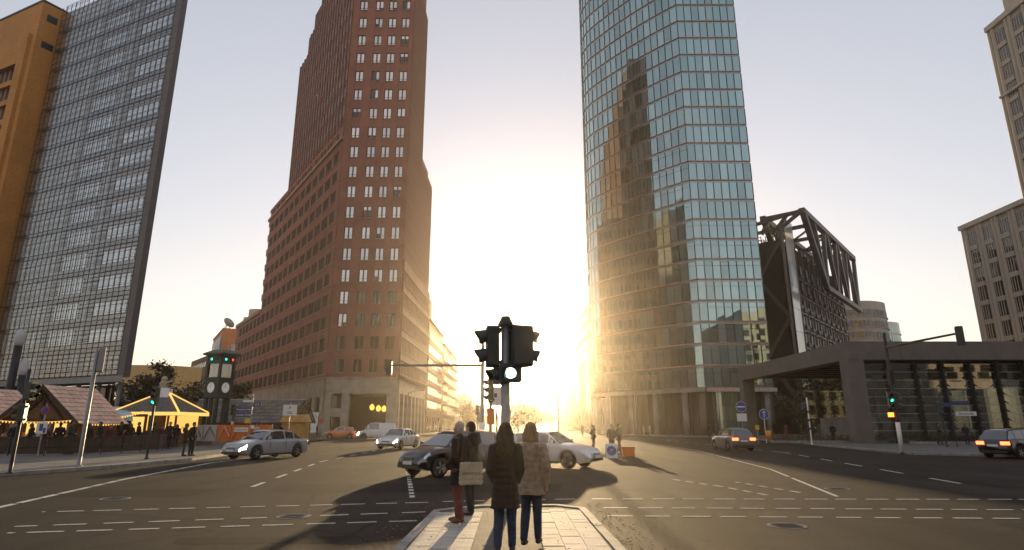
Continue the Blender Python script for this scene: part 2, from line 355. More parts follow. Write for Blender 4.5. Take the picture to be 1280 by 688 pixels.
# painted markings (4 mm above the road)
ZM = 0.006
def dash_row(p0, p1, name, dash, gap, w, skip=0.0, n=None):
    root = empty(name); tag(root, kind='structure')
    a, b = Vector(p0), Vector(p1); t = (b - a).normalized(); nr = Vector((-t.y, t.x)) * w / 2; L_ = (b - a).length; s = skip
    while s < L_:
        d = min(dash * random.uniform(0.92, 1.08), L_ - s); q0 = a + t * s; q1 = a + t * (s + d)
        m_ = MB(); m_.add([(q0.x - nr.x, q0.y - nr.y, ZM), (q1.x - nr.x, q1.y - nr.y, ZM), (q1.x + nr.x, q1.y + nr.y, ZM), (q0.x + nr.x, q0.y + nr.y, ZM)], [(0, 1, 2, 3)])
        m_.build('painted_dash', M['paint'], root); s += dash + gap
    return root
dash_row((1.9, 15.1), (14, 15.0), 'crossing_line', 0.52, 0.20, 0.10)
dash_row((1.95, 13.55), (11, 13.2), 'crossing_line', 0.52, 0.20, 0.09)
dash_row((1.85, 12.35), (10, 12.0), 'crossing_line', 0.50, 0.22, 0.09)
dash_row((1.5, 15.1), (-1.6, 14.6), 'crossing_line', 0.52, 0.20, 0.10)
dash_row((-1.9, 14.45), (-9.5, 12.9), 'crossing_line', 0.5, 0.2, 0.09)
dash_row((-1.75, 12.9), (-8.6, 11.1), 'crossing_line', 0.5, 0.25, 0.09)
dash_row((-1.75, 11.75), (-8.2, 10.45), 'crossing_line', 0.5, 0.22, 0.09)
for pts in ([(-2.42, 15.4), (-3.0, 18.6), (-3.9, 23.5), (-5.8, 34.2)],):
    for a, b in zip(pts[:-1], pts[1:]): dash_row(a, b, 'lane_line', 0.42, 0.34, 0.13)
for a, b in (((-10.9, 13.4), (-12.6, 20.5)), ((-12.6, 20.5), (-14.0, 29.0)), ((-14.0, 29.0), (-14.4, 40))): dash_row(a, b, 'lane_line', 0.85, 0.12, 0.16)
for a, b in (((-7.4, 18.0), (-9.2, 30.0)), ((-9.2, 30.0), (-9.8, 60.0))): dash_row(a, b, 'lane_line', 1.5, 1.5, 0.13)
for a, b in (((6.4, 15.9), (6.0, 18.0)), ((6.0, 18.0), (5.2, 20.4)), ((7.5, 16.5), (6.9, 19.5))): dash_row(a, b, 'lane_line', 0.4, 0.3, 0.11)
for a, b in (((8.0, 15.6), (10.3, 25.0)), ((10.3, 25.0), (13.0, 44.0)), ((13.0, 44.0), (13.4, 80.0))): dash_row(a, b, 'lane_line', 6.0, 0.02, 0.10)
for a, b in (((13.5, 19.0), (17.5, 40.0)), ((17.5, 40.0), (18.5, 75.0))): dash_row(a, b, 'lane_line', 2.0, 2.0, 0.12)
# tar and repair patches
for i, (x0, y0, x1, y1, mm) in enumerate([(-6.5, 16.5, 1.5, 19.0, 'asphalt_patch'), (2.4, 17.2, 5.2, 27.0, 'asphalt_light'), (-11.5, 15.5, -8.0, 17.5, 'asphalt_patch'),
                                       (8.5, 9.6, 12.8, 11.6, 'asphalt_patch'), (-5.0, 9.5, -2.4, 10.2, 'asphalt_patch'), (1.75, 12.9, 2.9, 14.6, 'asphalt_light')]):
    k = random.uniform(-0.3, 0.3); sheet('repair_patch', [(x0, y0), (x1 + k, y0 + 0.1), (x1, y1), (x0 + k, y1 - 0.15)], 0.002, M[mm])
def manhole(x, y, r=0.33):
    root = empty('manhole_cover', (x, y, 0)); tag(root, kind='structure')
    m_ = MB(); m_.lathe([(r, 0.0), (r, 0.005), (r - 0.05, 0.005), (r - 0.05, 0.001)], n=20); m_.build('ring', M['grey_metal'], root)
    m_ = MB(); m_.lathe([(r - 0.06, 0.0), (r - 0.06, 0.004)], n=20)
    for i in range(-3, 4): m_.box(-0.2, i * 0.065 - 0.012, 0.004, 0.2, i * 0.065 + 0.012, 0.009)
    m_.build('cover', M['dark_metal'], root)
manhole(-4.2, 12.3); manhole(4.8, 11.2); manhole(-9.5, 15.2); manhole(9.0, 17.5)

# ---------------------------------------------------------------- red brick tower
KL, KR = Vector((-30.65, 100.0)), Vector((-18.9, 100.0))
FF = Frame(KL, (1, 0), (0, -1)); KW = (KR - KL).length
FL = Frame(KL, (-31.4, 45.7), (-1, -1))
FR = Frame(KR, (0.022, 1), (1, 0))
FH, Z0 = 3.855, 9.26
def sect(uL, uR, ins=0.0):
    a = FL.p(uL, -ins, 0); b = FR.p(uR, -ins, 0); l = KL + Vector((ins * 0.5, ins)); r = KR + Vector((-ins, ins))
    return [(l.x, l.y), (r.x, r.y), (b.x, b.y), (a.x, a.y)]
kt = empty('brick_tower', (KL.x, KL.y, 0), label='tall stepped red brick tower with white-curtained windows on its narrow front', cat='tower')
kt.location = (0, 0, 0)
mb = MB(); mb.prism(sect(84.5, 28.2), Z0, 29.0); mb.build('wing', M['brick'], kt)
mb = MB(); mb.prism(sect(55.6, 28.0), 29.0, Z0 + 12 * FH - 1.0); mb.build('shaft', M['brick'], kt)
mb = MB(); mb.prism(sect(55.6, 28.0), Z0 + 12 * FH - 1.0, 52.6); mb.prism(sect(39.0, 22.0), 52.6, 55.5); mb.build('shoulder', M['brick'], kt)
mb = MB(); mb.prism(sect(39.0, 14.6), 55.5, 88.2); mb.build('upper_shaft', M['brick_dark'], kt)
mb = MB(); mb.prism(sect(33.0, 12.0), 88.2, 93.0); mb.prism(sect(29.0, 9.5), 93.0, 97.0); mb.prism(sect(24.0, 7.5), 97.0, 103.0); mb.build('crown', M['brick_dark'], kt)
# stone base with a hollow corner hall
mb = MB(); P = FF.p
def fb(u0, u1, z0, z1, d0, d1): mb.fbox(FF, u0, u1, z0, z1, d0, d1)
w = KW
fb(0, w, 6.9, Z0, -1.0, 0.10)
fb(0, 0.095 * w, 0, 6.9, -1.0, 0.10); fb(0.235 * w, 0.335 * w, 0, 6.9, -1.0, 0.10); fb(0.86 * w, w, 0, 6.9, -1.0, 0.10)
fb(0.095 * w, 0.235 * w, 3.1, 4.4, -1.0, 0.09)
mb.build('stone_base', M['sandstone'], kt)
mb = MB(); fb(-0.1, w + 0.1, Z0 - 0.02, Z0 + 0.22, -0.5, 0.22); fb(0.0, w, 6.75, 6.92, -0.2, 0.16)
mb.fbox(FL, 0.05, 84.6, Z0 - 0.02, Z0 + 0.22, -0.5, 0.22); mb.fbox(FR, 0.05, 28.3, Z0 - 0.02, Z0 + 0.22, -0.5, 0.22); mb.build('stone_cornice', M['sandstone'], kt)
mb = MB(); mb.prism([(KL.x + 4.2, 101.0), (KR.x - 1.8, 101.0), (KR.x - 1.8, 112), (KL.x + 0.2, 112)], 6.6, 6.88); mb.build('hall_ceiling', M['sandstone'], kt)
mb = MB(); mb.fbox(FF, 0.3, 0.33 * w, 0.05, 6.85, -1.9, -1.3); mb.box(KL.x + 1, 112, 0, KR.x - 1.2, 112.4, 6.9); mb.fbox(FL, 1.0, 84, 0.0, Z0, -1.6, -1.2); mb.fbox(FR, 12, 28, 0.0, Z0, -3.0, -2.6); mb.fbox(FR, 1.1, 12.0, 0.0, 6.88, -1.7, -1.3); mb.build('hall_wall_sunblock', M['dark_metal'], kt)  # back walls, plus walls added to shut sunlight out of the hall
me = MB().mesh('x', M['dark_glass'])
def pane_mesh(name, wd, h, frame=0.06, depth=0.08, gm=None, mull=(), rails=(), fm=None):
    m_ = MB(); m_.box(-wd / 2 + frame, -0.005, frame, wd / 2 - frame, 0.02, h - frame); m_.mi = 1
    m_.box(-wd / 2, -depth, 0, -wd / 2 + frame, 0.03, h); m_.box(wd / 2 - frame, -depth, 0, wd / 2, 0.03, h)
    m_.box(-wd / 2 + frame, -depth, 0, wd / 2 - frame, 0.03, frame); m_.box(-wd / 2 + frame, -depth, h - frame, wd / 2 - frame, 0.03, h)
    for x in mull: m_.box(x - 0.03, -depth + 0.01, frame, x + 0.03, 0.025, h - frame)
    for z in rails: m_.box(-wd / 2 + frame, -depth + 0.02, z - 0.03, wd / 2 - frame, 0.022, z + 0.03)
    return m_.mesh(name, [gm, fm or M['bronze']])
win_dark = pane_mesh('window', 0.093 * w + 0.5, 2.0, gm=M['dark_glass'], mull=(0.0,))
win_at(FF, win_dark, 'window', kt, 0.165 * w, 4.45, 0.02)
m_ = MB(); m_.box(-0.8, -0.05, 0, 0.8, 0.05, 3.05); win_at(FF, m_.mesh('door', M['dark_glass']), 'door', kt, 0.165 * w, 0.05, -0.2)
# front face: four bays of paired windows on every floor
sashB = pane_mesh('sash_blind', 0.60, 2.15, 0.05, gm=M['blind_glass'], rails=(0.5,))
sashD = pane_mesh('sash_dark', 0.60, 2.15, 0.05, gm=M['dark_glass'], rails=(0.5,))
def pair_mesh(gm, drop=(0, 0)):
    m_ = MB()
    for n_, cx in enumerate((-0.38, 0.38)):
        if drop[n_]: m_.mi = 2; m_.box(cx - 0.26, -0.012, 0.06, cx + 0.26, -0.006, 0.06 + drop[n_])
        m_.mi = 0; m_.box(cx - 0.26, -0.005, 0.06, cx + 0.26, 0.02, 2.09); m_.mi = 1
        m_.box(cx - 0.32, -0.09, 0, cx - 0.26, 0.03, 2.15); m_.box(cx + 0.26, -0.09, 0, cx + 0.32, 0.03, 2.15)
        m_.box(cx - 0.26, -0.09, 0, cx + 0.26, 0.03, 0.06); m_.box(cx - 0.26, -0.09, 2.09, cx + 0.26, 0.03, 2.15); m_.box(cx - 0.26, -0.06, 0.5, cx + 0.26, 0.025, 0.54)
    return m_.mesh('window', [gm, M['bronze'], M['dark_glass']])
pairB, pairD = pair_mesh(M['blind_glass']), pair_mesh(M['dark_glass'])
pairV = [pair_mesh(M['blind_glass'], d) for d in ((0.9, 0), (0, 0.6), (1.4, 1.4), (2.0, 0.35), (0.5, 0.5))]
pairL = pair_mesh(mat('lamp_lit_curtain', (0.6, 0.5, 0.4), 0.4, emit=(1.0, 0.62, 0.3), estr=0.30))
bays = [0.17, 0.43, 0.65, 0.87]; NF = 24
m_ = MB(); m_.box(-0.76, -0.24, 2.15, 0.76, 0.1, FH); m_.box(-0.06, -0.22, 0, 0.06, 0.1, 2.15); sp_me = m_.mesh('spandrel', M['brick']); m_ = MB(); m_.box(-0.8, -0.36, -0.10, 0.8, 0.0, 0.0); si_me = m_.mesh('sill', M['sill'])
us = [0.0] + [b * w - 0.76 for b in bays]; ue = [b * w + 0.76 for b in bays] + [w]
pe = [(0.0, us[1])] + [(ue[i], us[i + 2]) for i in range(3)] + [(ue[3], w)]
for a, b in pe:
    m_ = MB(); m_.fbox(FF, a, b, Z0 + 0.22, 103.0, -0.1, 0.30); m_.build('pier', M['brick'], kt)
for k in range(NF):
    z = Z0 + k * FH + 0.95
    for i, b in enumerate(bays):
        u = b * w
        m_ = pairB if (k > 3 or (k > 1 and i == 0)) else pairD
        if k >= 2 and m_ is pairB and random.random() < 0.38: m_ = random.choice(pairV)
        if k == 19 and i in (1, 3): m_ = pairL
        win_at(FF, m_, 'window', kt, u, z, 0.03)
        win_at(FF, sp_me, 'spandrel', kt, u, z, 0.0); win_at(FF, si_me, 'sill', kt, u, z, 0.0)
for b in bays: m_ = MB(); m_.fbox(FF, b * w - 0.76, b * w + 0.76, Z0 + 0.22, Z0 + 0.85, -0.1, 0.24); m_.build('spandrel', M['brick'], kt)
# long left face
LP = 4.42
def group_mesh(wd, h, n):
    m_ = MB(); s_ = wd / n
    for i in range(n):
        c = -wd / 2 + (i + 0.5) * s_; q = s_ / 2 - 0.10
        m_.mi = 0; m_.box(c - q + .06, -0.005, 0.06, c + q - .06, 0.02, h - .06); m_.mi = 1
        m_.box(c - q, -0.09, 0, c - q + .06, 0.03, h); m_.box(c + q - .06, -0.09, 0, c + q, 0.03, h); m_.box(c - q + .06, -0.09, 0, c + q - .06, 0.03, .06); m_.box(c - q + .06, -0.09, h - .06, c + q - .06, 0.03, h)
        m_.box(c - 0.02, -0.06, .06, c + 0.02, 0.025, h - .06)
    m_.mi = 2
    for q in range(1, n): x = -wd / 2 + q * s_; m_.box(x - .095, -.07, 0, x + .095, .1, h)
    return m_.mesh('window', [M['dark_glass'], M['bronze'], M['brick']])
lw = group_mesh(3.1, 2.35, 3)
m_ = MB(); m_.box(-(LP - 3.1) / 2, -.11, 0, (LP - 3.1) / 2, .1, 2.35); pr_me = m_.mesh('pier', M['brick'])
for k in range(12):
    z = Z0 + k * FH; n = 19 if k < 5 else (12 if k < 11 else 12); ul = 84.0 if k < 5 else 55.4
    for i in range(n):
        u = 1.2 + (i + 0.5) * LP
        if u + 1.6 > ul: continue
        win_at(FL, lw, 'window', kt, u, z + 0.75, 0.03)
        win_at(FL, pr_me, 'pier', kt, u + LP / 2, z + 0.75)
    m_ = MB(); m_.fbox(FL, 0.0, 1.2 + LP / 2 - 1.55, z + 0.75, z + 3.1, -0.1, 0.27); m_.build('pier', M['brick'], kt)
    sp2 = MB(); cn2 = MB(); sp2.fbox(FL, 0.0, ul + 0.4, z + (0.22 if k == 0 else 0.0), z + 0.75, -0.1, 0.18); sp2.fbox(FL, 0.0, ul + 0.4, z + 3.1, z + FH, -0.1, 0.18)
    cn2.fbox(FL, 0.0, ul + 0.4, z + 0.62, z + 0.76, 0.0, 0.27); sp2.build('spandrel', M['brick'], kt); cn2.build('sill', M['sill'], kt)
mb = MB(); mb.fbox(FL, -0.1, 55.9, 52.4, 53.0, -0.6, 0.55); mb.fbox(FL, 55.9, 84.9, 28.6, 29.5, -0.6, 0.45); mb.build('cornice', M['sill'], kt)
# upper shaft: close-set brick ribs with dark slots between
slot = MB(); tag_s = MB()
ribm = MB(); ribm.box(-0.26, -0.18, 0, 0.17, 0.05, 1.0); rib_me = ribm.mesh('rib', M['brick'])
def ribs(F, u0, u1, z0, z1, pitch):
    dep = .8 if F is FR else 1
    n = int((u1 - u0) / pitch)
    for i in range(n + 1):
        o = win_at(F, rib_me, 'rib', kt, u0 + i * pitch, z0, 0.0); o.scale = (1, dep, z1 - z0)
        if i < n:
            z = z0 + 0.8; uu = u0 + i * pitch
            while z + 2.2 < z1: slot.fbox(F, uu + 0.28, uu + pitch - 0.28, z, z + 2.2, 0.0, 0.05); z += FH
ribs(FL, 0.6, 38.6, 53.0, 88.2, 1.9)
ribs(FL, 0.6, 32.6, 88.2, 93.0, 1.9); ribs(FL, 0.6, 23.6, 93.0, 103.0, 1.9)
ribs(FR, 0.5, 14.2, 55.5, 88.2, 0.95); ribs(FR, 14.8, 27.6, 29.8, 54.0, 0.95); ribs(FR, 0.5, 14.2, 29.8, 55.5, 0.95); ribs(FR, 0.5, 7.2, 88.2, 103, 0.95)
tag(slot.build('slot_window', M['dark_glass_many'], kt), kind='stuff')
# right face: lower floors with slit windows between narrow piers, and a colonnade
sp3 = MB(); pr3 = MB(); gl3 = MB(); cn3 = MB()
for k in range(5):
    z = Z0 + k * FH
    sp3.fbox(FR, 0, 28.3, z + (0.22 if k == 0 else 0.0), z + 0.75, -0.1, 0.32); sp3.fbox(FR, 0, 28.3, z + 3.1, z + FH + (1.1 if k == 4 else 0), -0.1, 0.32)
    cn3.fbox(FR, 0, 28.3, z + 0.62, z + 0.76, 0.0, 0.40)
    for i in range(21):
        u = 0.9 + i * 1.3; pr3.fbox(FR, u - 0.25, u + 0.25, z + 0.75, z + 3.1, -0.1, 0.25)
        if i < 20: gl3.fbox(FR, u + 0.26, u + 1.04, z + 0.76, z + 3.09, 0.0, 0.06)
sp3.build('spandrel', M['brick'], kt); pr3.build('pier', M['brick'], kt); cn3.build('sill', M['sill'], kt); tag(gl3.build('slot_window', M['dark_glass_many'], kt), kind='stuff')
m_ = MB(); m_.box(-0.55, -0.10, 0, 0.55, 0.9, 6.9); col_me = m_.mesh('stone_pillar', M['sandstone'])
for i in range(8): win_at(FR, col_me, 'stone_pillar', kt, 1.75 + i * 3.7, 0.0, 0.0)
mb = MB(); mb.fbox(FR, 1.0, 28.3, 6.9, Z0, -1.0, 0.10); mb.fbox(FL, 1.0, 84.5, 6.4, Z0, -1.0, 0.10); mb.build('stone_band', M['sandstone'], kt)
m_ = MB(); m_.box(-0.7, -0.10, 0, 0.7, 0.9, 6.4); col2 = m_.mesh('stone_pillar', M['sandstone'])
bw = pane_mesh('window', 3.0, 2.3, gm=M['dark_glass'], mull=(-0.7, 0.7))
mbl = MB()
for i in range(20):
    win_at(FL, col2, 'stone_pillar', kt, 1.2 + i * LP, 0.0, 0.0)
    if i < 19:
        win_at(FL, bw, 'window', kt, 1.2 + (i + 0.5) * LP, 3.9, -0.3)
        mbl.fbox(FL, 1.9 + i * LP, 1.2 + (i + 1) * LP - 0.7, 3.2, 3.9, -0.8, 0.02)
mbl.build('stone_lintel', M['sandstone'], kt)
for i, (px, py) in enumerate(((465, 509.5), (473, 511), (480, 511.5))):
    q = at_y(px, py, 103.0); t = empty('pendant_lamp', (q.x, q.y, q.z), label='glowing yellow globe lamp hanging in the stone entrance hall, %s' % ('lowest and leftmost of the three', 'middle one of the three', 'rightmost of the three')[i], cat='lamp', group='globe lamps in the entrance hall'); t.scale = (.7, .7, .8)
    m_ = MB(); m_.lathe([(0.02, -0.62), (0.34, -0.5), (0.55, -0.2), (0.6, 0.0), (0.5, 0.35), (0.25, 0.6), (0.08, 0.72)], n=14)
    m_.build('globe', M.setdefault('lamp_glow', mat('lamp_glow', (0.9, 0.6, 0.12), 0.4, emit=(1.0, 0.62, 0.08), estr=0.45)), t, smooth=True)
    m_ = MB(); m_.tube((0, 0, 0.7), (0, 0, (6.6 - q.z) / .8), 0.04, n=6); m_.build('rod', M['bronze'], t)

# ---------------------------------------------------------------- curved glass tower
gt = empty('curved_glass_tower', label='tall curved glass tower with copper floor edges and a flat right side', cat='tower')
BZ, BH, BF = 7.83, 3.66, 26
pts = [Vector((31.86, 100.0))]; hd = -46.0; s = 0.0; STEP = 1.5; hdg = []
while True:                                   # the plan curve: nearly straight along the street front, then tight round the left end
    if s < 21: hd = -46 + 13 * (s / 21)
    else: hd = -33 + (s - 21) * 5.2
    hdg.append(hd)
    if hd > 88: break
    a = R(hd); pts.append(pts[-1] + Vector((math.sin(a), math.cos(a))) * STEP); s += STEP
RE = Vector((43.05, 100.0)); nP = len(pts) - 1
outline = [tuple(RE)] + [tuple(p) for p in pts] + [(pts[-1].x + 6, pts[-1].y + 4), (46.0, 140.0)]
cen = Vector((36, 118))
inner = [((Vector(p) - cen) * 0.975 + cen) for p in outline]
mb = MB(); mb.prism([(p.x, p.y) for p in inner], BZ + 0.3, BZ + BF * BH); mb.build('core', M['black'], gt)
# floors: slab edge, spandrel band
def ring(mb_, z0, z1, off, path):
    vs = []; n = len(path)
    for p, nn in path:
        q = p + nn * off; i_ = p - nn * 0.25
        vs += [(q.x, q.y, z0), (q.x, q.y, z1), (i_.x, i_.y, z0), (i_.x, i_.y, z1)]
    fs = []
    for i in range(n - 1):
        a, b = 4 * i, 4 * i + 4; fs += [(a, b, b + 1, a + 1), (a + 1, b + 1, b + 3, a + 3), (a + 2, a, a + 1, a + 3)[:0] or (b + 2, b, a, a + 2)]
    fs += [(0, 1, 3, 2), (4 * n - 4, 4 * n - 2, 4 * n - 1, 4 * n - 3)]
    mb_.add(vs, fs)
def nrm(h): a = R(h); return Vector((-math.cos(a), math.sin(a)))
cpath = []
for i, p in enumerate(pts): cpath.append((p, nrm(hdg[min(i, len(hdg) - 1)])))
fpath = [(RE, Vector((0, -1))), (pts[0] + Vector((0.02, 0)), Vector((0, -1)))]
spath = [(Vector((46.0, 140.0)), Vector((1, -0.07))), (RE + Vector((0, 0)), Vector((1, -0.07)))]
M['fritted'] = glass_mat('fritted_band', (0.10, 0.105, 0.10), 0.2, 0.20, (0.9, 0.95, 0.95), rand=0.05)
for k in range(BF + 1):
    z = BZ + k * BH
    mb = MB(); ring(mb, z - 0.12, z + 0.04, 0.14, cpath); ring(mb, z - 0.14, z + 0.06, 0.13, fpath); ring(mb, z - 0.12, z + 0.04, 0.10, spath); mb.build('floor_edge', M['copper'], gt)
    if k < BF:
        mb = MB(); ring(mb, z + BH - 0.58, z + BH - 0.12, 0.02, cpath); ring(mb, z + BH - 0.45, z + BH - 0.14, 0.02, fpath); ring(mb, z + BH - 0.75, z + BH - 0.12, 0.02, spath); mb.build('frit_band', M['fritted'], gt)
mb = MB(); ring(mb, BZ - 0.75, BZ - 0.12, 0.30, cpath)
M['pale_fascia'] = mat('pale_fascia', (0.55, 0.40, 0.34), 0.5, var=0.1); mb.build('fascia', M['concrete'], gt)
nb = 8
for i in range(nb):
    x0 = pts[0].x + 0.04 + (RE.x + 0.4 - pts[0].x) * i / nb; x1 = pts[0].x + (RE.x + 0.4 - pts[0].x) * (i + 1) / nb
    m_ = MB(); m_.box(x0, 99.55, BZ - 0.75, x1 - 0.03, 99.9, BZ - 0.15); m_.build('fascia_panel', M['pale_fascia'], gt)
# panes one by one near the ground, joined higher up; each leans a hair differently
def pane_data(wd, h):
    m_ = MB(); m_.box(-wd / 2 + 0.035, -0.02, 0, wd / 2 - 0.035, 0.02, h); m_.mi = 1
    m_.box(wd / 2 - 0.055, -0.12, 0, wd / 2 + 0.055, 0.02, h); m_.box(-wd / 2 + .035, -.05, h * .74, wd / 2 - .055, -.02, h * .74 + .05); return m_.mesh('pane', [M['teal_glass'], M['dark_metal']])
hp = BH - 0.58 - 0.05
pc = pane_data(STEP, hp); pf = pane_data((RE.x - pts[0].x) / nb, BH - 0.45 - 0.07)
many = MB(); nsingle = 0
for k in range(BF):
    z = BZ + k * BH + 0.05
    for i in range(nP):
        c = (pts[i] + pts[i + 1]) / 2; n2 = nrm(hdg[i]); rz = math.atan2(n2.y, n2.x) + PI / 2
        tz, tx = random.gauss(0, 0.0035), random.gauss(0, 0.003)
        if i < 24 and nsingle < 232 and k < 14 and i < 20:
            nsingle += 1; link_mesh('pane', pc, gt, (c.x, c.y, z), (tx, 0, rz + tz))
        else:
            mt = Matrix.Translation((c.x, c.y, z)) @ Matrix.Rotation(rz + tz, 4, 'Z') @ Matrix.Rotation(tx, 4, 'X')
            for j, (a, b, dd) in enumerate(((-STEP / 2 + .035, STEP / 2 - .035, -0.02), (STEP / 2 - .055, STEP / 2 + .055, -0.12))):
                many.mi = j; many.obox([mt @ Vector(q) for q in ((a, dd, 0), (b, dd, 0), (b, .02, 0), (a, .02, 0), (a, dd, hp), (b, dd, hp), (b, .02, hp), (a, .02, hp))])
    fw = (RE.x - pts[0].x) / nb; hf = BH - 0.45 - 0.07
    for i in range(nb):
        cx = pts[0].x + (i + 0.5) * fw; tz, tx = random.gauss(0, 0.004), random.gauss(0, 0.004)
        if k < 8: link_mesh('pane', pf, gt, (cx, 100.0, z), (tx, 0, tz))
        else:
            mt = Matrix.Translation((cx, 100.0, z)) @ Matrix.Rotation(tz, 4, 'Z') @ Matrix.Rotation(tx, 4, 'X')
            for j, (a, b, dd) in enumerate(((-fw / 2 + .035, fw / 2 - .035, -0.02), (fw / 2 - .055, fw / 2 + .055, -0.12))):
                many.mi = j; many.obox([mt @ Vector(q) for q in ((a, dd, 0), (b, dd, 0), (b, .02, 0), (a, .02, 0), (a, dd, hf), (b, dd, hf), (b, .02, hf), (a, .02, hf))])
    for i in range(26):
        a0 = RE + (Vector((46, 140)) - RE) * (i / 26); a1 = RE + (Vector((46, 140)) - RE) * ((i + 1) / 26 - 0.002); many.mi = 0
        many.add([(a0.x, a0.y, z), (a1.x, a1.y, z), (a1.x, a1.y, z + hf), (a0.x, a0.y, z + hf)], [(0, 1, 2, 3)])
tag(many.build('pane', [M['teal_glass_many'], M['dark_metal']], gt), kind='stuff')
# ground storey: round columns, set back glazing, curved green glass drum
for i, u in enumerate((4.5, 10.5, 16.5, 22.5, 27)):
    j = min(int(u / STEP), nP - 1); n2 = nrm(hdg[j]); q = pts[j] - n2 * 1.0
    m_ = MB(); m_.tube((q.x, q.y, 0), (q.x, q.y, BZ - 0.7), 0.5, n=16); m_.build('column', M['concrete'], gt, smooth=True)
m_ = MB(); m_.tube((42.2, 101.0, 0), (42.2, 101.0, BZ - 0.7), 0.45, n=16); m_.build('column', M['concrete'], gt, smooth=True)
gin = [((Vector(p) - cen) * 0.86 + cen) for p in outline]
mb = MB(); mb.prism([(p.x, p.y) for p in gin], 0.1, BZ - 0.3); mb.build('lobby_glazing', M['dark_glass'], gt)
mb = MB(); mb.prism([tuple((Vector(p) - cen) * 0.99 + cen) for p in outline], BZ - 0.5, BZ + 0.3); mb.build('soffit', M['dark_metal'], gt)
mb = MB()
for p0, p1 in zip(gin[1:-2], gin[2:-1]):
    if (p1 - p0).length < 3: mb.box(p0.x - 0.05, p0.y - 0.05, 0.1, p0.x + 0.05, p0.y + 0.05, BZ - 0.5)
mb.build('lobby_mullions', M['dark_metal'], gt)
M['green_glass'] = glass_mat('green_drum_glass', (0.09, 0.11, 0.085), 0.1, 0.22, (0.9, 1, 0.92), rand=0.2)
m_ = MB(); 
for i in range(18):
    a0 = PI + PI * i / 18; a1 = PI + PI * (i + 0.97) / 18
    for z0, z1 in ((0.1, 2.4), (2.44, 4.8), (4.84, 7.2)):
        m_ = MB(); m_.add([(36.5 + 3.1 * math.cos(a0), 101.9 + 1.7 * math.sin(a0), z0), (36.5 + 3.1 * math.cos(a1), 101.9 + 1.7 * math.sin(a1), z0), (36.5 + 3.1 * math.cos(a1), 101.9 + 1.7 * math.sin(a1), z1), (36.5 + 3.1 * math.cos(a0), 101.9 + 1.7 * math.sin(a0), z1)], [(0, 1, 2, 3)]); m_.build('drum_panel', M['green_glass'], gt)
m_ = MB(); m_.bar((31.6, 99.3, 0.1), (31.7, 99.4, BZ), 0.12, 0.12); m_.bar((31.0, 99.7, 3.0), (33.4, 99.6, 3.0), 0.07, 0.07); m_.build('corner_mast', M['dark_metal'], gt)

# ---------------------------------------------------------------- left: louvred glass office tower and orange brick tower
LO = Vector((-48.2, 76.0)); LD = Vector((-0.914, 0.405))
FG = Frame(LO, LD, (-0.4, -0.91)); LZ, LH, LN = 7.9, 3.62, 17
ot = empty('louvred_glass_tower', label='slab office tower behind a fine grid of glass louvres and dark rails', cat='office block')
GWd = 30.3
BK = Vector((-0.66, 0.75)) * 26
back = [FG.p(0, 0, 0), FG.p(GWd, 0, 0), FG.p(GWd, 0, 0) + BK.to_3d(), FG.p(0, 0, 0) + BK.to_3d()]
M['taupe'] = mat('taupe_cladding', (0.25, 0.205, 0.18), 0.7, var=0.2, scale=1.5)
mb = MB(); mb.prism([(p.x, p.y) for p in back], LZ, LZ + LH * LN + 0.6); mb.build('body', M['taupe'], ot)
M['office_glass'] = glass_mat('office_pane', (0.52, 0.54, 0.51), 0.06, 0.34, rand=0.45)
M['office_glass_dark'] = glass_mat('office_pane_dark', (0.035, 0.035, 0.035), 0.06, 0.14, rand=0.5)
M['pale_post'] = mat('pale_stone_post', (0.52, 0.51, 0.49), 0.7, var=0.1)
slabm = MB(); terr = MB()
def post_mesh(wd): m_ = MB(); m_.box(-wd / 2, -.16, .42, wd / 2, 0, LH - .14); return m_.mesh('stone_post', M['pale_post'])
po_a, po_b, po_c = post_mesh(1.0), post_mesh(1.2), post_mesh(.35)
def opane(wd, h, gm, name='window'):
    m_ = MB(); m_.box(-wd / 2, -0.03, 0, wd / 2, 0.03, h); m_.mi = 1; f = 0.05
    m_.box(-wd / 2 - f, -0.07, -f, -wd / 2, 0.04, h + f); m_.box(wd / 2, -0.07, -f, wd / 2 + f, 0.04, h + f); m_.box(-wd / 2, -0.07, -f, wd / 2, 0.04, 0); m_.box(-wd / 2, -0.07, h, wd / 2, 0.04, h + f)
    return m_.mesh(name, [gm, M['dark_metal']])
wr, wr_d = opane(1.0, 1.75, M['office_glass']), opane(1.0, 1.75, M['office_glass_dark'])
wm = opane(1.02, 2.1, M['office_glass']); wl = opane(0.62, 2.25, M['office_glass']); wm_d = opane(1.02, 0.8, M['office_glass_dark'])
for k in range(LN):
    z = LZ + k * LH
    slabm.fbox(FG, -0.2, GWd, z - 0.10, z + 0.05, 0.0, 0.75)
    terr.fbox(FG, 0.8, GWd, z + 0.10, z + 0.42, 0.0, 0.12); terr.fbox(FG, 2.4, 9.6, z + 2.75, z + 3.05, 0.0, 0.10); terr.fbox(FG, 12.2, 18.6, z + 3.05, z + 3.25, 0.0, 0.10)
    for i in range(6): win_at(FG, wr_d if k == 0 else wr, 'window', ot, 2.9 + i * 1.12, z + 0.85, 0.06)
    for i in range(5): win_at(FG, wm_d if k == 0 else wm, 'window', ot, 12.9 + i * 1.13, z + 0.75, 0.06)
    if k < 8 or True:
        for i in range(7):
            if len([0]) and k * 18 < 300: win_at(FG, wl, 'window', ot, 21.9 + i * 1.22, z + 0.7, 0.06)
    win_at(FG, po_a, 'stone_post', ot, 11.25, z); win_at(FG, po_b, 'stone_post', ot, 20.0, z)
    for i in range(7): win_at(FG, po_c, 'stone_post', ot, 21.28 + i * 1.22, z)
slabm.build('floor_slab', M['dark_metal'], ot); terr.build('terracotta_band', M['terracotta'], ot);
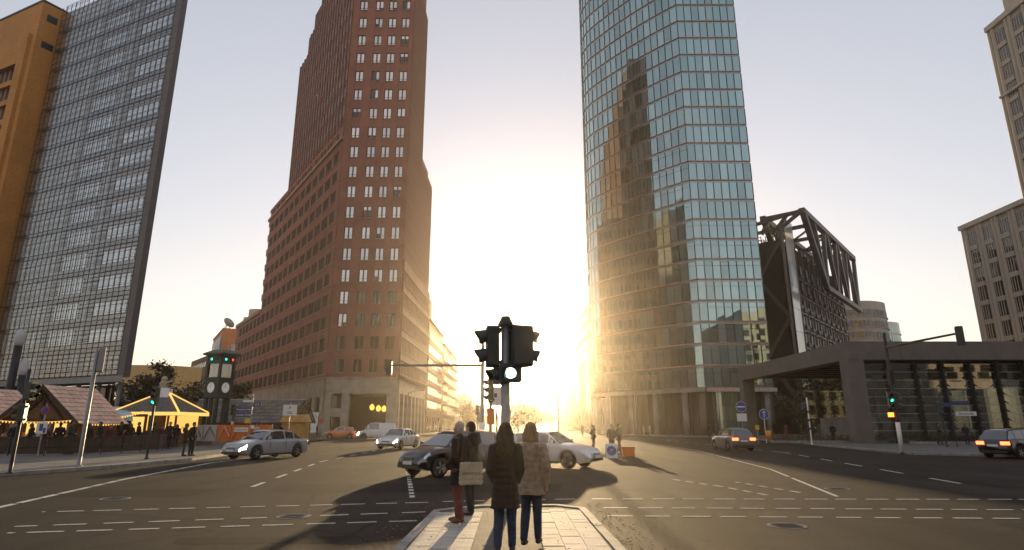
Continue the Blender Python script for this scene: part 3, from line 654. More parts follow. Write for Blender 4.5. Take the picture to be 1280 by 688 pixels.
def thin_glass(name, alpha, tint, rough=0.05):
    m = bpy.data.materials.new(name); m.use_nodes = True; t = m.node_tree; n = t.nodes; L = t.links; n.remove(n['Principled BSDF'])
    tr = n.new('ShaderNodeBsdfTransparent'); tr.inputs[0].default_value = (*tint, 1); gl = n.new('ShaderNodeBsdfGlossy'); gl.inputs['Roughness'].default_value = rough
    lw = n.new('ShaderNodeLayerWeight'); lw.inputs[0].default_value = 0.3
    fm = n.new('ShaderNodeMapRange'); fm.inputs[3].default_value = alpha; fm.inputs[4].default_value = min(1.0, alpha * 2 + .15); L.new(lw.outputs['Facing'], fm.inputs[0])
    mx = n.new('ShaderNodeMixShader'); L.new(fm.outputs[0], mx.inputs[0]); L.new(tr.outputs[0], mx.inputs[1]); L.new(gl.outputs[0], mx.inputs[2]); L.new(mx.outputs[0], n['Material Output'].inputs[0]); return m
M['louvre_glass'] = thin_glass('louvre_glass', 0.09, (0.93, 0.94, 0.95), 0.15)
M['clear_glass'] = thin_glass('clear_glass', 0.08, (0.90, 0.93, 0.92))
M['rail_grey'] = mat('rail_grey', (0.07, 0.07, 0.072), 0.5, 0.3)
mu = MB(); ra = MB(); lv = MB(); nmu = 26
for i in range(nmu + 1): 
    u = -0.1 + GWd * i / nmu; mu.fbox(FG, u - 0.026, u + 0.026, LZ - 0.4, LZ + LH * LN + 1.0, 0.72, 0.80)
for k in range(LN):
    z = LZ + k * LH
    for j in (1.5, 3.2, 4.9): ra.fbox(FG, -0.15, GWd, z + j * LH / 6 - 0.013, z + j * LH / 6 + 0.013, 0.80, 0.85)
    for j in range(6): lv.fbox(FG, -0.1, GWd, z + j * LH / 6 + 0.06, z + (j + 1) * LH / 6 - 0.06, 0.752, 0.762)
mu.build('mullion', M['rail_grey'], ot); tag(ra.build('rail', M['rail_grey'], ot), kind='stuff'); tag(lv.build('louvre', M['louvre_glass'], ot), kind='stuff')
mb = MB(); mb.fbox(FG, -0.25, 0.9, LZ - 0.3, LZ + LH * LN + 1, -0.05, 0.82); mb.build('end_strip', mat('end_cladding', (0.12, 0.10, 0.095), 0.6, var=0.1), ot)
BS = Vector((-0.66, 0.75, 0)) * 8
mb = MB(); mb.prism([(p.x, p.y) for p in (FG.p(-.2, .85, 0), FG.p(GWd, .85, 0), FG.p(GWd, .85, 0) + BS, FG.p(-.2, .85, 0) + BS)], LZ - 0.9, LZ - 0.14); mb.build('soffit', M['grey_metal'], ot)
mb = MB(); mb.fbox(FG, 7.5, GWd + 5, 0.1, LZ - 0.9, -3.5, -3.0); mb.build('lobby_glazing', M['dark_glass'], ot)
for i in range(7):
    q = FG.p(3 + i * 4.3, -0.9, 0); m_ = MB(); m_.tube((q.x, q.y, 0), (q.x + 0.3, q.y, LZ - 0.8), 0.28, n=10); m_.build('column', M['grey_metal'], ot)
mb = MB(); zt = LZ + LH * LN + 0.6
for j in (0.4, 0.75, 1.1): mb.bar(FG.p(0, 0.3, zt + j), FG.p(GWd, 0.3, zt + j), 0.05, 0.05)
for i in range(22): mb.bar(FG.p(GWd * i / 21, 0.3, zt), FG.p(GWd * i / 21, 0.3, zt + 1.15), 0.05, 0.05)
mb.build('roof_railing', M['grey_metal'], ot)

bt = empty('orange_brick_tower', label='plain orange brick tower with recessed rows of dark windows at the edge', cat='tower')
OC = Vector((-78.4, 86.0)); FO = Frame(OC, LD, (-0.4, -0.91)); SD = Vector((0.487, 0.873)); FS = Frame(OC, SD, (0.9, -0.45))
OZ = 70.6
poly = [FO.p(0, 0, 0), FO.p(30, 0, 0), FO.p(30, -9, 0), FS.p(9, 0, 0)]
mb = MB()
mb.prism([(p.x, p.y) for p in [FO.p(0, 0, 0), FO.p(4.4, 0, 0), FO.p(4.4, -2, 0), FO.p(30, -2, 0), FO.p(30, -9, 0), FS.p(9, 0, 0)]], 0, 60.0)
mb.prism([(p.x, p.y) for p in poly], 60.0, OZ); mb.build('wall', M['orange_brick'], bt)
mb = MB()
for zz in range(16):
    z = 60.0 - 3.62 * (zz + 1); mb.fbox(FO, 4.4, 30, z, z + 0.95, -1.95, -0.3)
mb.build('spandrel', M['orange_brick'], bt)
ow = opane(0.75, 2.0, M['dark_glass']); m_ = MB(); m_.box(-0.14, -0.55, 0, 0.14, 0.05, 2.65); fin = m_.mesh('window_fin', M['sill'])
for zz in range(16):
    z = 60.0 - 3.62 * (zz + 1)
    for i in range(9):
        win_at(FO, ow, 'window', bt, 5.3 + i * 1.35, z + 1.15, -1.9); win_at(FO, fin, 'window_fin', bt, 5.98 + i * 1.35, z + 0.95, -1.3)
mb = MB(); mb.fbox(FO, -0.15, 30, OZ - 0.02, OZ + 0.3, -0.5, 0.12); mb.fbox(FS, 0.0, 9, OZ - 0.02, OZ + 0.3, -0.5, 0.12); mb.build('coping', M['bronze'], bt)
mb = MB(); mb.fbox(FS, 0.9, 2.6, OZ - 8.2, OZ - 7.0, -0.3, 0.03); mb.fbox(FS, 0.9, 2.4, OZ - 3.2, OZ - 1.9, -0.3, 0.03); mb.build('vent_opening', M['black'], bt)
mb = MB(); mb.fbox(FO, 1.2, 1.5, 0, OZ - 6, 0.0, 0.5); mb.build('downpipe_channel', M['orange_brick'], bt)

# ---------------------------------------------------------------- steel truss and glass building on the right
SA = Vector((57.6, 112.0)); SDir = Vector((0.643, 0.766)); FT = Frame(SA, SDir, (0.766, -0.643))
FSo = Frame(SA - FT.n * 4.1, SDir, FT.n)
sb = empty('steel_truss_building', label='dark building with a heavy exposed steel roof truss and gridded glass front', cat='office block')
M['panel_white'] = glass_mat('white_glass_panel', (0.52, 0.52, 0.52), 0.12, 0.15, rand=0.15)
M['truss'] = mat('dark_steel', (0.10, 0.082, 0.07), 0.5, 0.3, var=0.2, scale=1)
q = [FSo.p(0, 0, 0), FSo.p(50, 0, 0), FSo.p(50, -16, 0), FSo.p(0, -16, 0)]
mb = MB(); mb.prism([(p.x, p.y) for p in [FSo.p(0.0, -0.4, 0), FSo.p(50, -0.4, 0), FSo.p(50, -8, 0), FSo.p(0.0, -8, 0)]], 0, 38.0); mb.build('body', M['dark_metal'], sb)
pw = MB(); pw.box(-1.45, -0.05, 0, 1.45, 0.05, 4.55); pnl = pw.mesh('panel', M['panel_white'])
for k in range(9):
    for i in range(2): win_at(FSo, pnl, 'panel', sb, 1.5 + i * 2.95, 1.0 + k * 4.62, 0.35)
BW, RH = 4.6, 3.55
wpo = opane(1.9, 2.5, M['dark_glass']); m_ = MB(); m_.box(-0.55, -0.05, 0, 0.55, 0.05, 3.0); wp = m_.mesh('white_panel', M['panel_white'])
m_ = MB(); m_.box(-0.95, -0.62, 0, 0.95, 0.0, 0.8); pod = m_.mesh('balcony_box', M['dark_metal'])
gr = MB()
for k in range(9):
    z = 2.5 + k * RH
    for i in range(9):
        u = 8.0 + i * BW
        win_at(FSo, wpo, 'window', sb, u, z + 0.5, 0.1); win_at(FSo, wp, 'white_panel', sb, u + 1.75, z + 0.3, 0.15); win_at(FSo, wp, 'white_panel', sb, u - 1.72, z + 0.3, 0.12)
        if k % 1 == 0: win_at(FSo, pod, 'balcony_box', sb, u, z + 0.3, 0.1)
    m_ = MB(); m_.fbox(FSo, 6.2, 49, z - 0.2, z + 0.2, -0.4, 0.45); m_.build('floor_beam', M['truss'], sb)
for i in range(10):
    m_ = MB(); m_.fbox(FSo, 8.0 - BW / 2 + i * BW - 0.16, 8.0 - BW / 2 + i * BW + 0.16, 2.0, 37.5, -0.4, 0.55); m_.build('post', M['truss'], sb)
ZT, ZB = 42.9, 29.5
def beam(p0, p1, w_, nm='truss_beam'):
    m_ = MB(); m_.bar(p0, p1, w_, w_); m_.build(nm, M['truss'], sb)
TP = lambda u, z, d=0.0: FT.p(u, d, z)
for d in (0.0, -7.5):
    beam(TP(-0.6, ZT, d), TP(46, ZT, d), 1.1); beam(TP(12.5, ZB, d), TP(46, ZB, d), 1.0)
    beam(TP(0, ZT, d), TP(12.5, ZB, d), 1.05)
    us_ = [12.5, 22.5, 32.5, 42.5]
    for u in us_:
        beam(TP(u - 5, ZT, d), TP(u, ZB, d), 0.8); beam(TP(u, ZB, d), TP(u + 3.5, ZT, d), 0.8)
    beam(TP(46, ZT, d), TP(44, ZB, d), 0.8)
    for u in (4, 9, 15, 21, 27, 33, 39): beam(TP(u, ZT, d), TP(u, ZT - (0.8 + u * 0.9 if u < 12 else 12), d), 0.35)
for u in (0, 10, 20, 30, 40): beam(TP(u, ZT, 0), TP(u, ZT, -7.5), 0.7)
for u in (0, 10, 20, 30): beam(TP(u, ZT, 0), TP(u + 10, ZT, -7.5), 0.35)
SP = lambda t, z, o=0: Vector((SA.x - 0.766 * t - SDir.x * o, SA.y + 0.643 * t - SDir.y * o, z))
for t0, t1, z0, z1 in ((4.3, 9, 40, 40), (0, 4.3, ZT, 40), (4.3, 9.5, 6, 14), (9.5, 4.3, 14, 22), (4.3, 9.5, 22, 30), (9.5, 4.3, 30, 38), (4.3, 4.3, 2, 40), (9.6, 9.6, 2, 37), (0, 9.0, ZT, ZT - 1), (9, 10.5, ZT - 1, 37), (2.5, 6, ZT, 39), (6.5, 8.0, ZT - .7, 39.5)):
    beam(SP(t0, z0, 0.6), SP(t1, z1, 0.6), 0.6)
m_ = MB(); m_.prism([(SP(4.4, 0).x, SP(4.4, 0).y), (SP(10, 0).x, SP(10, 0).y), (SP(10, 0, -8).x, SP(10, 0, -8).y), (SP(4.4, 0, -8).x, SP(4.4, 0, -8).y)], 0, 37); m_.build('stair_core', mat('dark_core', (0.05, 0.035, 0.03), 0.7, var=0.3), sb)
m_ = MB()
for i in range(22):
    t_ = random.uniform(4.5, 9.5); z_ = 37 + random.random() * 0.4; h_ = random.uniform(0.8, 3.2); p = SP(t_, z_, random.uniform(-5, -0.5)); m_.bar(p, p + Vector((random.uniform(-.6, .6), random.uniform(-.3, .3), h_)), 0.14, 0.14); m_.bar(p + Vector((-.6, 0, h_ * .7)), p + Vector((.6, 0, h_ * .7)), 0.1, 0.1)
tag(m_.build('roof_plant', M['dark_metal'], sb), kind='stuff')

# rounded blocks behind it
def round_block(name, lab, cat, px, py, Y, r, n_fl, h, wall, glass, z_top=None):
    c = at_y(px, py, Y); zt = c.z; root = empty(name, label=lab, cat=cat)
    m_ = MB(); m_.lathe([(r, 0), (r, zt), (r - 0.6, zt), (r - 0.6, zt - 0.5)], (c.x, c.y + r, 0), 40); m_.build('wall', wall, root)
    for k in range(n_fl):
        z = zt - 1.2 - (k + 1) * h
        for i in range(28):
            a0 = PI + PI * (i + 0.12) / 28; a1 = PI + PI * (i + 0.88) / 28; q = []
            for rr in (r + 0.12,):
                q = [(c.x + rr * math.cos(a0), c.y + r + rr * math.sin(a0), z), (c.x + rr * math.cos(a1), c.y + r + rr * math.sin(a1), z)]
            m_ = MB(); m_.add([q[0], q[1], (q[1][0], q[1][1], z + h * 0.55), (q[0][0], q[0][1], z + h * 0.55)], [(0, 1, 2, 3)]); m_.build('window', glass, root)
        m_ = MB(); m_.lathe([(r, z - 0.35), (r + 0.35, z - 0.35), (r + 0.35, z - 0.1), (r, z - 0.1)], (c.x, c.y + r, 0), 40); m_.build('floor_ledge', wall, root)
    return root
round_block('rounded_office_block', 'pale rounded office block with window bands behind the steel truss building', 'office block', 1080, 376, 190, 12, 6, 3.6, M['plaster_grey'], M['dark_glass'])
rb = round_block('rounded_glass_block', 'low rounded block with a teal glass crown beyond the pavilion roof', 'office block', 1105, 402, 240, 11, 3, 3.4, M['fritted'], M['teal_glass'])

# ---------------------------------------------------------------- pale stone tower at the right edge
bs = empty('pale_stone_tower', label='pale stone tower with tall dark windows between rounded piers at the right edge', cat='tower')
FB = Frame((100, 126.5), (0, -1), (-1, 0))
M['limestone'] = mat('pale_limestone', (0.44, 0.36, 0.29), 0.85, var=0.12, scale=0.6, bump=0.15, bscale=5)
mb = MB(); mb.prism([(100, 126.5), (100, 109.4), (125, 109.4), (125, 126.5)], 0, 44.2); mb.build('low_block', M['limestone'], bs)
mb = MB(); mb.prism([(100.01, 109.3), (100.01, 60), (130, 60), (130, 109.3)], 0, 82.3); mb.build('high_block', M['limestone'], bs)
mb = MB(); mb.prism([(102, 106.8), (102, 66), (126, 66), (126, 106.8)], 82.3, 92); mb.prism([(103.2, 108.6), (103.2, 106.8), (126, 106.8), (126, 108.6)], 82.3, 86); mb.build('setback_top', M['limestone'], bs)
mb = MB(); mb.fbox(FB, -0.3, 17.0, 43.6, 44.6, -0.5, 0.7); mb.build('cornice', M['limestone'], bs)
mb = MB(); mb.fbox(FB, 17.0, 66, 81.6, 82.7, -0.5, 0.75); mb.fbox(FB, 17.0, 66, 66.2, 66.7, -0.5, 0.72); mb.build('cornice', M['limestone'], bs)
def stone_window(wd, h, n):
    m_ = MB(); m_.box(-wd / 2, -0.02, 0, wd / 2, 0.02, h); m_.mi = 1
    for i in range(1, n): x = -wd / 2 + wd * i / n; m_.box(x - 0.08, -0.09, 0, x + 0.08, 0.02, h)
    return m_.mesh('window', [M['dark_glass'], M['limestone']])
sw = stone_window(2.5, 3.05, 4); st_sp = MB(); st_pi = MB()
m_ = MB(); m_.lathe([(0.42, 0), (0.42, 1)], n=10); pil = m_.mesh('pier', M['limestone'], True)
m_ = MB(); m_.box(-1.27, -0.28, 0, 1.27, 0.05, 0.95); spm = m_.mesh('spandrel', M['limestone'])
for b in range(13):
    u = 2.35 + b * 4.3; hi = 44 if u < 16.5 else 82
    n = 10 if hi == 44 else 19
    if abs(u - 17.0) < 1.4: continue
    for k in range(n):
        z = hi - 4.5 - k * 4.05
        if z < 3 or (b > 7 and k > 12): continue
        win_at(FB, sw, 'window', bs, u, z, 0.05); win_at(FB, spm, 'spandrel', bs, u, z - 0.98, 0.0)
for b in range(15):
    u = 0.5 + b * 4.3; hi = 43.6 if u < 16.5 else 81.6
    for du in (-0.45, 0.45):
        o = win_at(FB, pil, 'pier', bs, max(u + du, 0.25), 0, 0.05); o.scale = (1, 1, hi)

# ---------------------------------------------------------------- glass pavilion with a heavy flat roof frame
PX, PY, PZ, PB = 32.0, 56.0, 9.35, 7.65
pv_ = empty('glass_pavilion', label='low glass station pavilion under a heavy flat stone roof frame', cat='pavilion')
M['pav_stone'] = mat('brown_stone', (0.15, 0.122, 0.104), 0.75, var=0.15, scale=0.8, bump=0.15, bscale=8)
def roof_blocks(p0, p1, n, horizontal=True):
    p0, p1 = Vector(p0), Vector(p1)
    for i in range(n):
        a = p0 + (p1 - p0) * (i / n); b = p0 + (p1 - p0) * ((i + 1) / n); t_ = (p1 - p0).normalized() * 0.008
        m_ = MB(); m_.bar(a + t_, b - t_, 1.5, PZ - PB); m_.build('fascia_stone', M['pav_stone'], pv_)
zc = (PZ + PB) / 2
roof_blocks((PX - 0.75, PY + 0.75, zc), (PX + 50, PY + 0.75, zc), 20)
roof_blocks((PX + 0.0, PY + 1.5, zc), (PX + 0.0, 83.6, zc), 10)
mb = MB(); mb.box(PX + 0.7, PY + 1.45, PB + 0.7, PX + 50, 83, PZ - 0.15); mb.build('roof', M['pav_stone'], pv_)
for i in range(9):
    m_ = MB(); m_.box(PX + 0.8, 59 + i * 2.7, PB + 0.1, PX + 50, 59.5 + i * 2.7, PB + 0.72); m_.build('ceiling_beam', M['dark_metal'], pv_)
for (x, y) in ((PX, PY + 0.75), (PX, 82.8), (PX + 49, PY + .75)):
    m_ = MB(); m_.box(x - 0.75, y - 0.72, 0.1, x + 0.75, y + 0.72, PB + 0.01); m_.build('corner_post', M['pav_stone'], pv_)
M['pav_glass'] = thin_glass('pavilion_glass', 0.13, (0.86, 0.88, 0.82), 0.02)
GP, GR = 2.55, 0.77
m_ = MB(); m_.box(-GP / 2 + 0.02, -0.02, 0.015, GP / 2 - 0.02, 0.02, GR - 0.015); m_.mi = 1; m_.box(-GP / 2, -0.05, GR - 0.022, GP / 2, 0.03, GR + 0.012); gpm = m_.mesh('glass_louvre', [M['pav_glass'], mat('pale_edge', (0.45, 0.45, 0.42), 0.3)])
m_ = MB(); m_.box(-0.09, -0.42, 0, 0.09, 0.12, 7.5)
for r_ in range(9): m_.obox([(-.05, -.85, .45 + r_ * GR), (.05, -.85, .45 + r_ * GR), (.05, -.4, .62 + r_ * GR), (-.05, -.4, .62 + r_ * GR), (-.05, -.85, .52 + r_ * GR), (.05, -.85, .52 + r_ * GR), (.05, -.4, .78 + r_ * GR), (-.05, -.4, .78 + r_ * GR)])
finm = m_.mesh('mullion', M['dark_metal'])
for i in range(19):
    x = PX + 0.95 + i * GP
    link_mesh('mullion', finm, pv_, (x + 0.02, PY + 1.2, 0.12))
    if i < 18:
        for r_ in range(9): link_mesh('glass_louvre', gpm, pv_, (x + GP / 2, PY + 1.2, 0.45 + r_ * GR), (R(random.gauss(3, 0.3)), 0, random.gauss(0, 0.002)))
mb = MB(); mb.box(PX + 6, 81.8, 0.1, PX + 48, 82.2, PB); mb.build('rear_glazing', M['pav_glass'], pv_)
mb = MB(); mb.box(PX + 7, 66, 0.1, PX + 14, 78, 2.6); mb.build('stair_hall', M['concrete'], pv_)
for i in range(6):
    m_ = MB(); m_.box(PX + 12.5 + i * 6, 74, 0.1, PX + 13.3 + i * 6, 74.8, PB); m_.build('inner_column', M['concrete'], pv_)
# the pale office front seen through and over the pavilion
ob = empty('pale_office_block', label='pale office front behind the glass pavilion', cat='office block')
mb = MB(); mb.box(66, 100, 0, 96, 112, 13.4); mb.build('wall', M['plaster_grey'], ob)
for k in range(3):
    for i in range(8):
        m_ = MB(); m_.box(67.2 + i * 3.6, 99.85, 1.2 + k * 3.8, 69.4 + i * 3.6, 100.0, 3.9 + k * 3.8); m_.build('window', M['dark_glass'], ob)

# ---------------------------------------------------------------- buildings down the street
def street_block(name, lab, x, y0, y1, depth, zt, wall, glass, fl, bay, side, z0=4.5, bal=None, slots=False, face=True):
    """block whose long front runs along the street; side=+1 stands on the right"""
    root = empty(name, label=lab, cat='building')
    x2 = x + side * depth; a, b = sorted((x, x2))
    m_ = MB(); m_.box(a, y0, 0, b, y1, zt); m_.build('wall', wall, root)
    F = Frame((x, y0), (0, 1), (-side, 0)); n = int((y1 - y0) / bay); nf = int((zt - z0 - 0.6) / fl)
    wmesh = opane(bay * 0.55, fl * 0.5, glass); cnt = 0; rest = MB()
    for k in range(nf):
        for i in range(n):
            u = (i + 0.5) * (y1 - y0) / n
            if cnt < 150: cnt += 1; win_at(F, wmesh, 'window', root, u, z0 + k * fl + fl * 0.28, 0.06)
            else: rest.fbox(F, u - bay * .28, u + bay * .28, z0 + k * fl + fl * .28, z0 + k * fl + fl * .78, 0, 0.08)
        m_ = MB(); m_.fbox(F, 0, y1 - y0, z0 + k * fl - 0.12, z0 + k * fl + 0.12, 0, bal or 0.14); m_.build('balcony_slab' if bal else 'floor_band', wall if not bal else M['white'], root)
        if bal:
            m_ = MB(); m_.fbox(F, 0.1, y1 - y0 - 0.1, z0 + k * fl + 0.12, z0 + k * fl + 1.05, bal - 0.12, bal); m_.build('balcony_front', wall, root)
    if rest.v: tag(rest.build('window', glass, root), kind='stuff')
    if face:
        Fe = Frame((x, y0), (side, 0), (0, -1))
        for k in range(nf):
            for i in range(4): win_at(Fe, wmesh, 'window', root, 1.8 + i * 3.2, z0 + k * fl + fl * 0.28, 0.06)
    m_ = MB(); m_.fbox(F, -0.1, y1 - y0 + 0.1, zt, zt + 0.35, -2, 0.3); m_.build('cornice', wall, root)
    m_ = MB()
    for i in range(int((y1 - y0) / 4)): m_.fbox(F, 0.8 + i * 4, 3.4 + i * 4, 0.3, z0 - 1.0, 0.0, 0.06)
    tag(m_.build('shop_window', M['dark_glass_many'], root), kind='stuff')
    return root
M['salmon'] = mat('salmon_brick', (0.36, 0.19, 0.10), 0.8, var=0.12, scale=0.5)
M['cream'] = mat('cream_render', (0.46, 0.39, 0.30), 0.8, var=0.1, scale=0.4)
b1 = street_block('salmon_apartment_block', 'salmon apartment block with a ledged front next to the brick tower', -18.2, 130.5, 157, 18, 24.3, M['salmon'], M['office_glass'], 3.0, 2.6, -1)
m_ = MB(); m_.box(-21, 133, 24.5, -18.6, 137, 29.5); m_.build('chimney_stack', M['concrete'], b1)
street_block('balcony_block', 'cream block with rows of projecting white balconies down the street', -18.0, 158, 196, 18, 22.4, M['cream'], M['dark_glass'], 2.7, 3.2, -1, bal=1.3)
street_block('distant_terrace', 'low pale terrace farthest down the left side of the street', -18.5, 240, 330, 15, 13.5, M['cream'], M['dark_glass'], 3.2, 3.6, -1)
sr = street_block('long_cream_block', 'long cream shopping block beside the curved glass tower', 21.5, 142, 240, 30, 34.5, M['cream'], M['office_glass'], 3.7, 3.9, 1, z0=19)
for (y0, y1, h) in ((168, 174, 24), (196, 203, 18)):
    m_ = MB(); m_.box(21.35, y0, 0.2, 21.6, y1, h); m_.build('tall_glazing', M['dark_glass'], sr)
for i in range(14):
    m_ = MB(); m_.box(21.28, 143 + i * 7, 5.2, 21.56, 149.7 + i * 7, 18.4); 
    if i not in (3, 4, 7, 8): m_.build('facade_panel', M['cream'], sr)
street_block('distant_office_block', 'small ochre block at the far right end of the street', 24, 262, 330, 20, 17, M['cream'], M['dark_glass'], 3.3, 3.6, 1)

# ---------------------------------------------------------------- far buildings on the left
cb = empty('orange_cinema_block', label='orange brick cinema block with white wall letters under a dish aerial', cat='cinema')
YC = 205.0
a = at_y(280, 411, YC); b = at_y(299, 411, YC); ZC = a.z
dl = Vector((-0.52, 0.855)); F1 = Frame((a.x, a.y), dl, (-0.85, -0.5)); F2 = Frame((a.x, a.y), (1, 0), (0, -1))
M['cin_orange'] = mat('orange_cladding', (0.50, 0.19, 0.06), 0.75, var=0.12, scale=0.4)
mb = MB(); p4 = F1.p(34, 0, 0); mb.prism([(a.x, a.y), (b.x, b.y), (b.x, b.y + 30), (p4.x, p4.y)], 0, ZC); mb.build('wall', M['cin_orange'], cb)
c0 = at_y(284, 420, YC - 6); c1 = at_y(302, 420, YC - 6)
mb = MB(); mb.prism([(c0.x + 1.2, c0.y - 0.3), (c0.x, c0.y + 1.5), (c0.x, c0.y + 9), (c1.x, c1.y + 9), (c1.x, c1.y - 0.3)], 0, c0.z); mb.build('bay', M['cin_orange'], cb)
Fc = Frame((c0.x + 1.2, c0.y - 0.3), (1, 0), (0, -1))
cw = opane(3.6, 2.4, M['office_glass_dark'])
for k in range(8): win_at(Fc, cw, 'window', cb, 2.4, c0.z - 5.2 - k * 3.7, 0.06)
mb = MB(); mb.fbox(F1, 2.0, 33, ZC - 10.5, ZC - 1.8, 0.0, 0.1); mb.build('sign_recess', M['black'], cb)
mb = MB(); mb.fbox(F1, 0.0, 34.5, ZC - 0.02, ZC + 0.3, -1, 0.3); mb.build('parapet', M['cin_orange'], cb)
da = empty('dish_aerial', tuple(at_y(283, 411, YC + 3)), label='large round dish aerial on the roof of the orange cinema block', cat='aerial')
m_ = MB(); m_.lathe([(3.3, 1.25), (2.6, 0.75), (1.6, 0.28), (0.5, 0.03), (0.05, 0.0), (0.05, -0.15), (1.6, 0.13), (2.7, 0.62), (3.36, 1.15)], n=24)
da.scale = (.62, .62, .62); d_ = m_.build('dish', mat('dish_grey', (0.24, 0.21, 0.185), 0.6, var=0.1), da, (0.5, 0, 2.7), (R(58), 0, R(66)), True)
m_ = MB(); m_.bar((-1.5, 0, 0), (0.4, 0, 3.2), .25, .25); m_.bar((1.8, 0.5, 0), (0.6, 0, 3.2), .25, .25); m_.bar((0.3, -1.5, 0), (0.5, 0, 3.2), .25, .25); m_.bar((-2, 0, .1), (2.4, 0, .1), .3, .2); m_.build('mount', M['dark_metal'], da)
m_ = MB(); m_.bar((0.5, 0, 3.4), (-0.8, -1.6, 4.2), .12, .12); m_.build('feed_arm', M['dark_metal'], da)
rt = empty('grey_round_tower', label='grey tower of stacked round terraces rising behind the brick wing', cat='tower')
for (px0, px1, py, dy) in ((308, 329, 386, 225), (301, 322, 396, 224), (296, 314, 404, 223)):
    p0 = at_y(px0, py, dy); p1 = at_y(px1, py, dy); r_ = (p1.x - p0.x) / 2
    m_ = MB(); m_.lathe([(r_, p0.z - 60), (r_, p0.z - 3.6), (r_ + .4, p0.z - 3.5), (r_ + .4, p0.z), (r_ - .5, p0.z)], ((p0.x + p1.x) / 2, dy + 4, 0), 24); m_.build('terrace', M['plaster_grey'], rt)
    m_ = MB(); m_.lathe([(r_ + .05, p0.z - 6.2), (r_ + .05, p0.z - 4.0)], ((p0.x + p1.x) / 2, dy + 4, 0), 24); m_.build('window_band', M['dark_glass'], rt)
bl = empty('brown_apartment_row', label='low brown apartment row with small windows left of the cinema block', cat='building')
p0 = at_y(240, 448, 232); p1 = at_y(266, 434, 205); Fb = Frame((p1.x, p1.y), Vector((p0.x - p1.x, p0.y - p1.y)), (-0.5, -0.8)); Lb = Vector((p0.x - p1.x, p0.y - p1.y)).length
mb = MB(); qa = [Fb.p(0, 0, 0), Fb.p(Lb, 0, 0), Fb.p(Lb, -10, 0), Fb.p(0, -10, 0)]; mb.prism([(p.x, p.y) for p in qa], 0, 25.5); mb.build('wall', M['brick_dark'], bl)
wb = opane(1.6, 1.7, M['office_glass'])
for k in range(7):
    for i in range(10): win_at(Fb, wb, 'window', bl, 2 + i * (Lb - 4) / 9, 2.5 + k * 3.2, 0.06)
yh = empty('ochre_hall', label='long windowless ochre hall with a low curved roofline behind the trees', cat='hall')
YH = 215.0; x0 = at_y(150, 490, YH).x; x1 = at_y(262, 490, YH).x
M['ochre'] = mat('ochre_metal', (0.50, 0.32, 0.11), 0.6, var=0.1, scale=0.3)
mb = MB(); n = 14
top = [at_y(150 + 112 * i / n, 456.5 + 4.0 * (i / n) - 1.5 * math.sin(PI * i / n), YH) for i in range(n + 1)]
for i in range(n):
    a_, b_ = top[i], top[i + 1]
    m_ = MB(); m_.obox([(a_.x + .04, YH, 12), (b_.x - .04, YH, 12), (b_.x - .04, YH + 20, 12), (a_.x + .04, YH + 20, 12), (a_.x + .04, YH, a_.z), (b_.x - .04, YH, b_.z), (b_.x - .04, YH + 20, b_.z), (a_.x + .04, YH + 20, a_.z)]); m_.build('wall_panel', M['ochre'], yh)
mb = MB(); mb.box(x0, YH + 0.5, 0, x1, YH + 19, 12); mb.build('base', M['plaster_grey'], yh)

# ---------------------------------------------------------------- the far side of the square, behind the viewer: it shows in the glass fronts
for (x0, y0, x1, y1, h, nm, m_n) in ((-75, -78, -18, -60, 44, 'dark stone office block across the square behind the viewer, left half', 'sandstone'), (-6, -84, 62, -64, 48, 'brown brick office block across the square behind the viewer, right half', 'brick_dark'), (78, -70, 118, 0, 40, 'grey rendered block closing the square behind the pavilion side', 'plaster_grey')):
    root = empty('office_block', label=nm, cat='office block'); mb = MB(); mb.box(x0, y0, 0, x1, y1, h); mb.build('wall', M[m_n], root); g = MB()
    for k in range(int(h / 3.7) - 1):
        for i in range(int((x1 - x0) / 3.2)): g.box(x0 + .8 + i * 3.2, y1, 4.5 + k * 3.7, x0 + 2.9 + i * 3.2, y1 + .08, 6.8 + k * 3.7)
    tag(g.build('window', M['dark_glass_many'], root), kind='stuff')

# ---------------------------------------------------------------- lettering
def text_obj(body, size, m, parent=None, loc=(0, 0, 0), rot=(R(90), 0, 0), extrude=0.004, name='lettering', align='CENTER', space=1.0):
    fc = bpy.data.curves.new(name, 'FONT'); fc.body = body; fc.size = size; fc.extrude = extrude; fc.align_x = align; fc.align_y = 'CENTER'; fc.space_character = space; fc.resolution_u = 3
    o = bpy.data.objects.new(name, fc); me = evald(o); bpy.data.objects.remove(o); bpy.data.curves.remove(fc)
    me.materials.clear(); me.materials.append(m); return link_mesh(name, me, parent, loc, rot)
for i, ch in enumerate('IMAX'):
    text_obj(ch, 10.5, M['white'], cb, F1.p(6.0 + (3 - i) * 7.4, 0.45, ZC - 6.2), (R(90), 0, F1.rz()), 0.2)

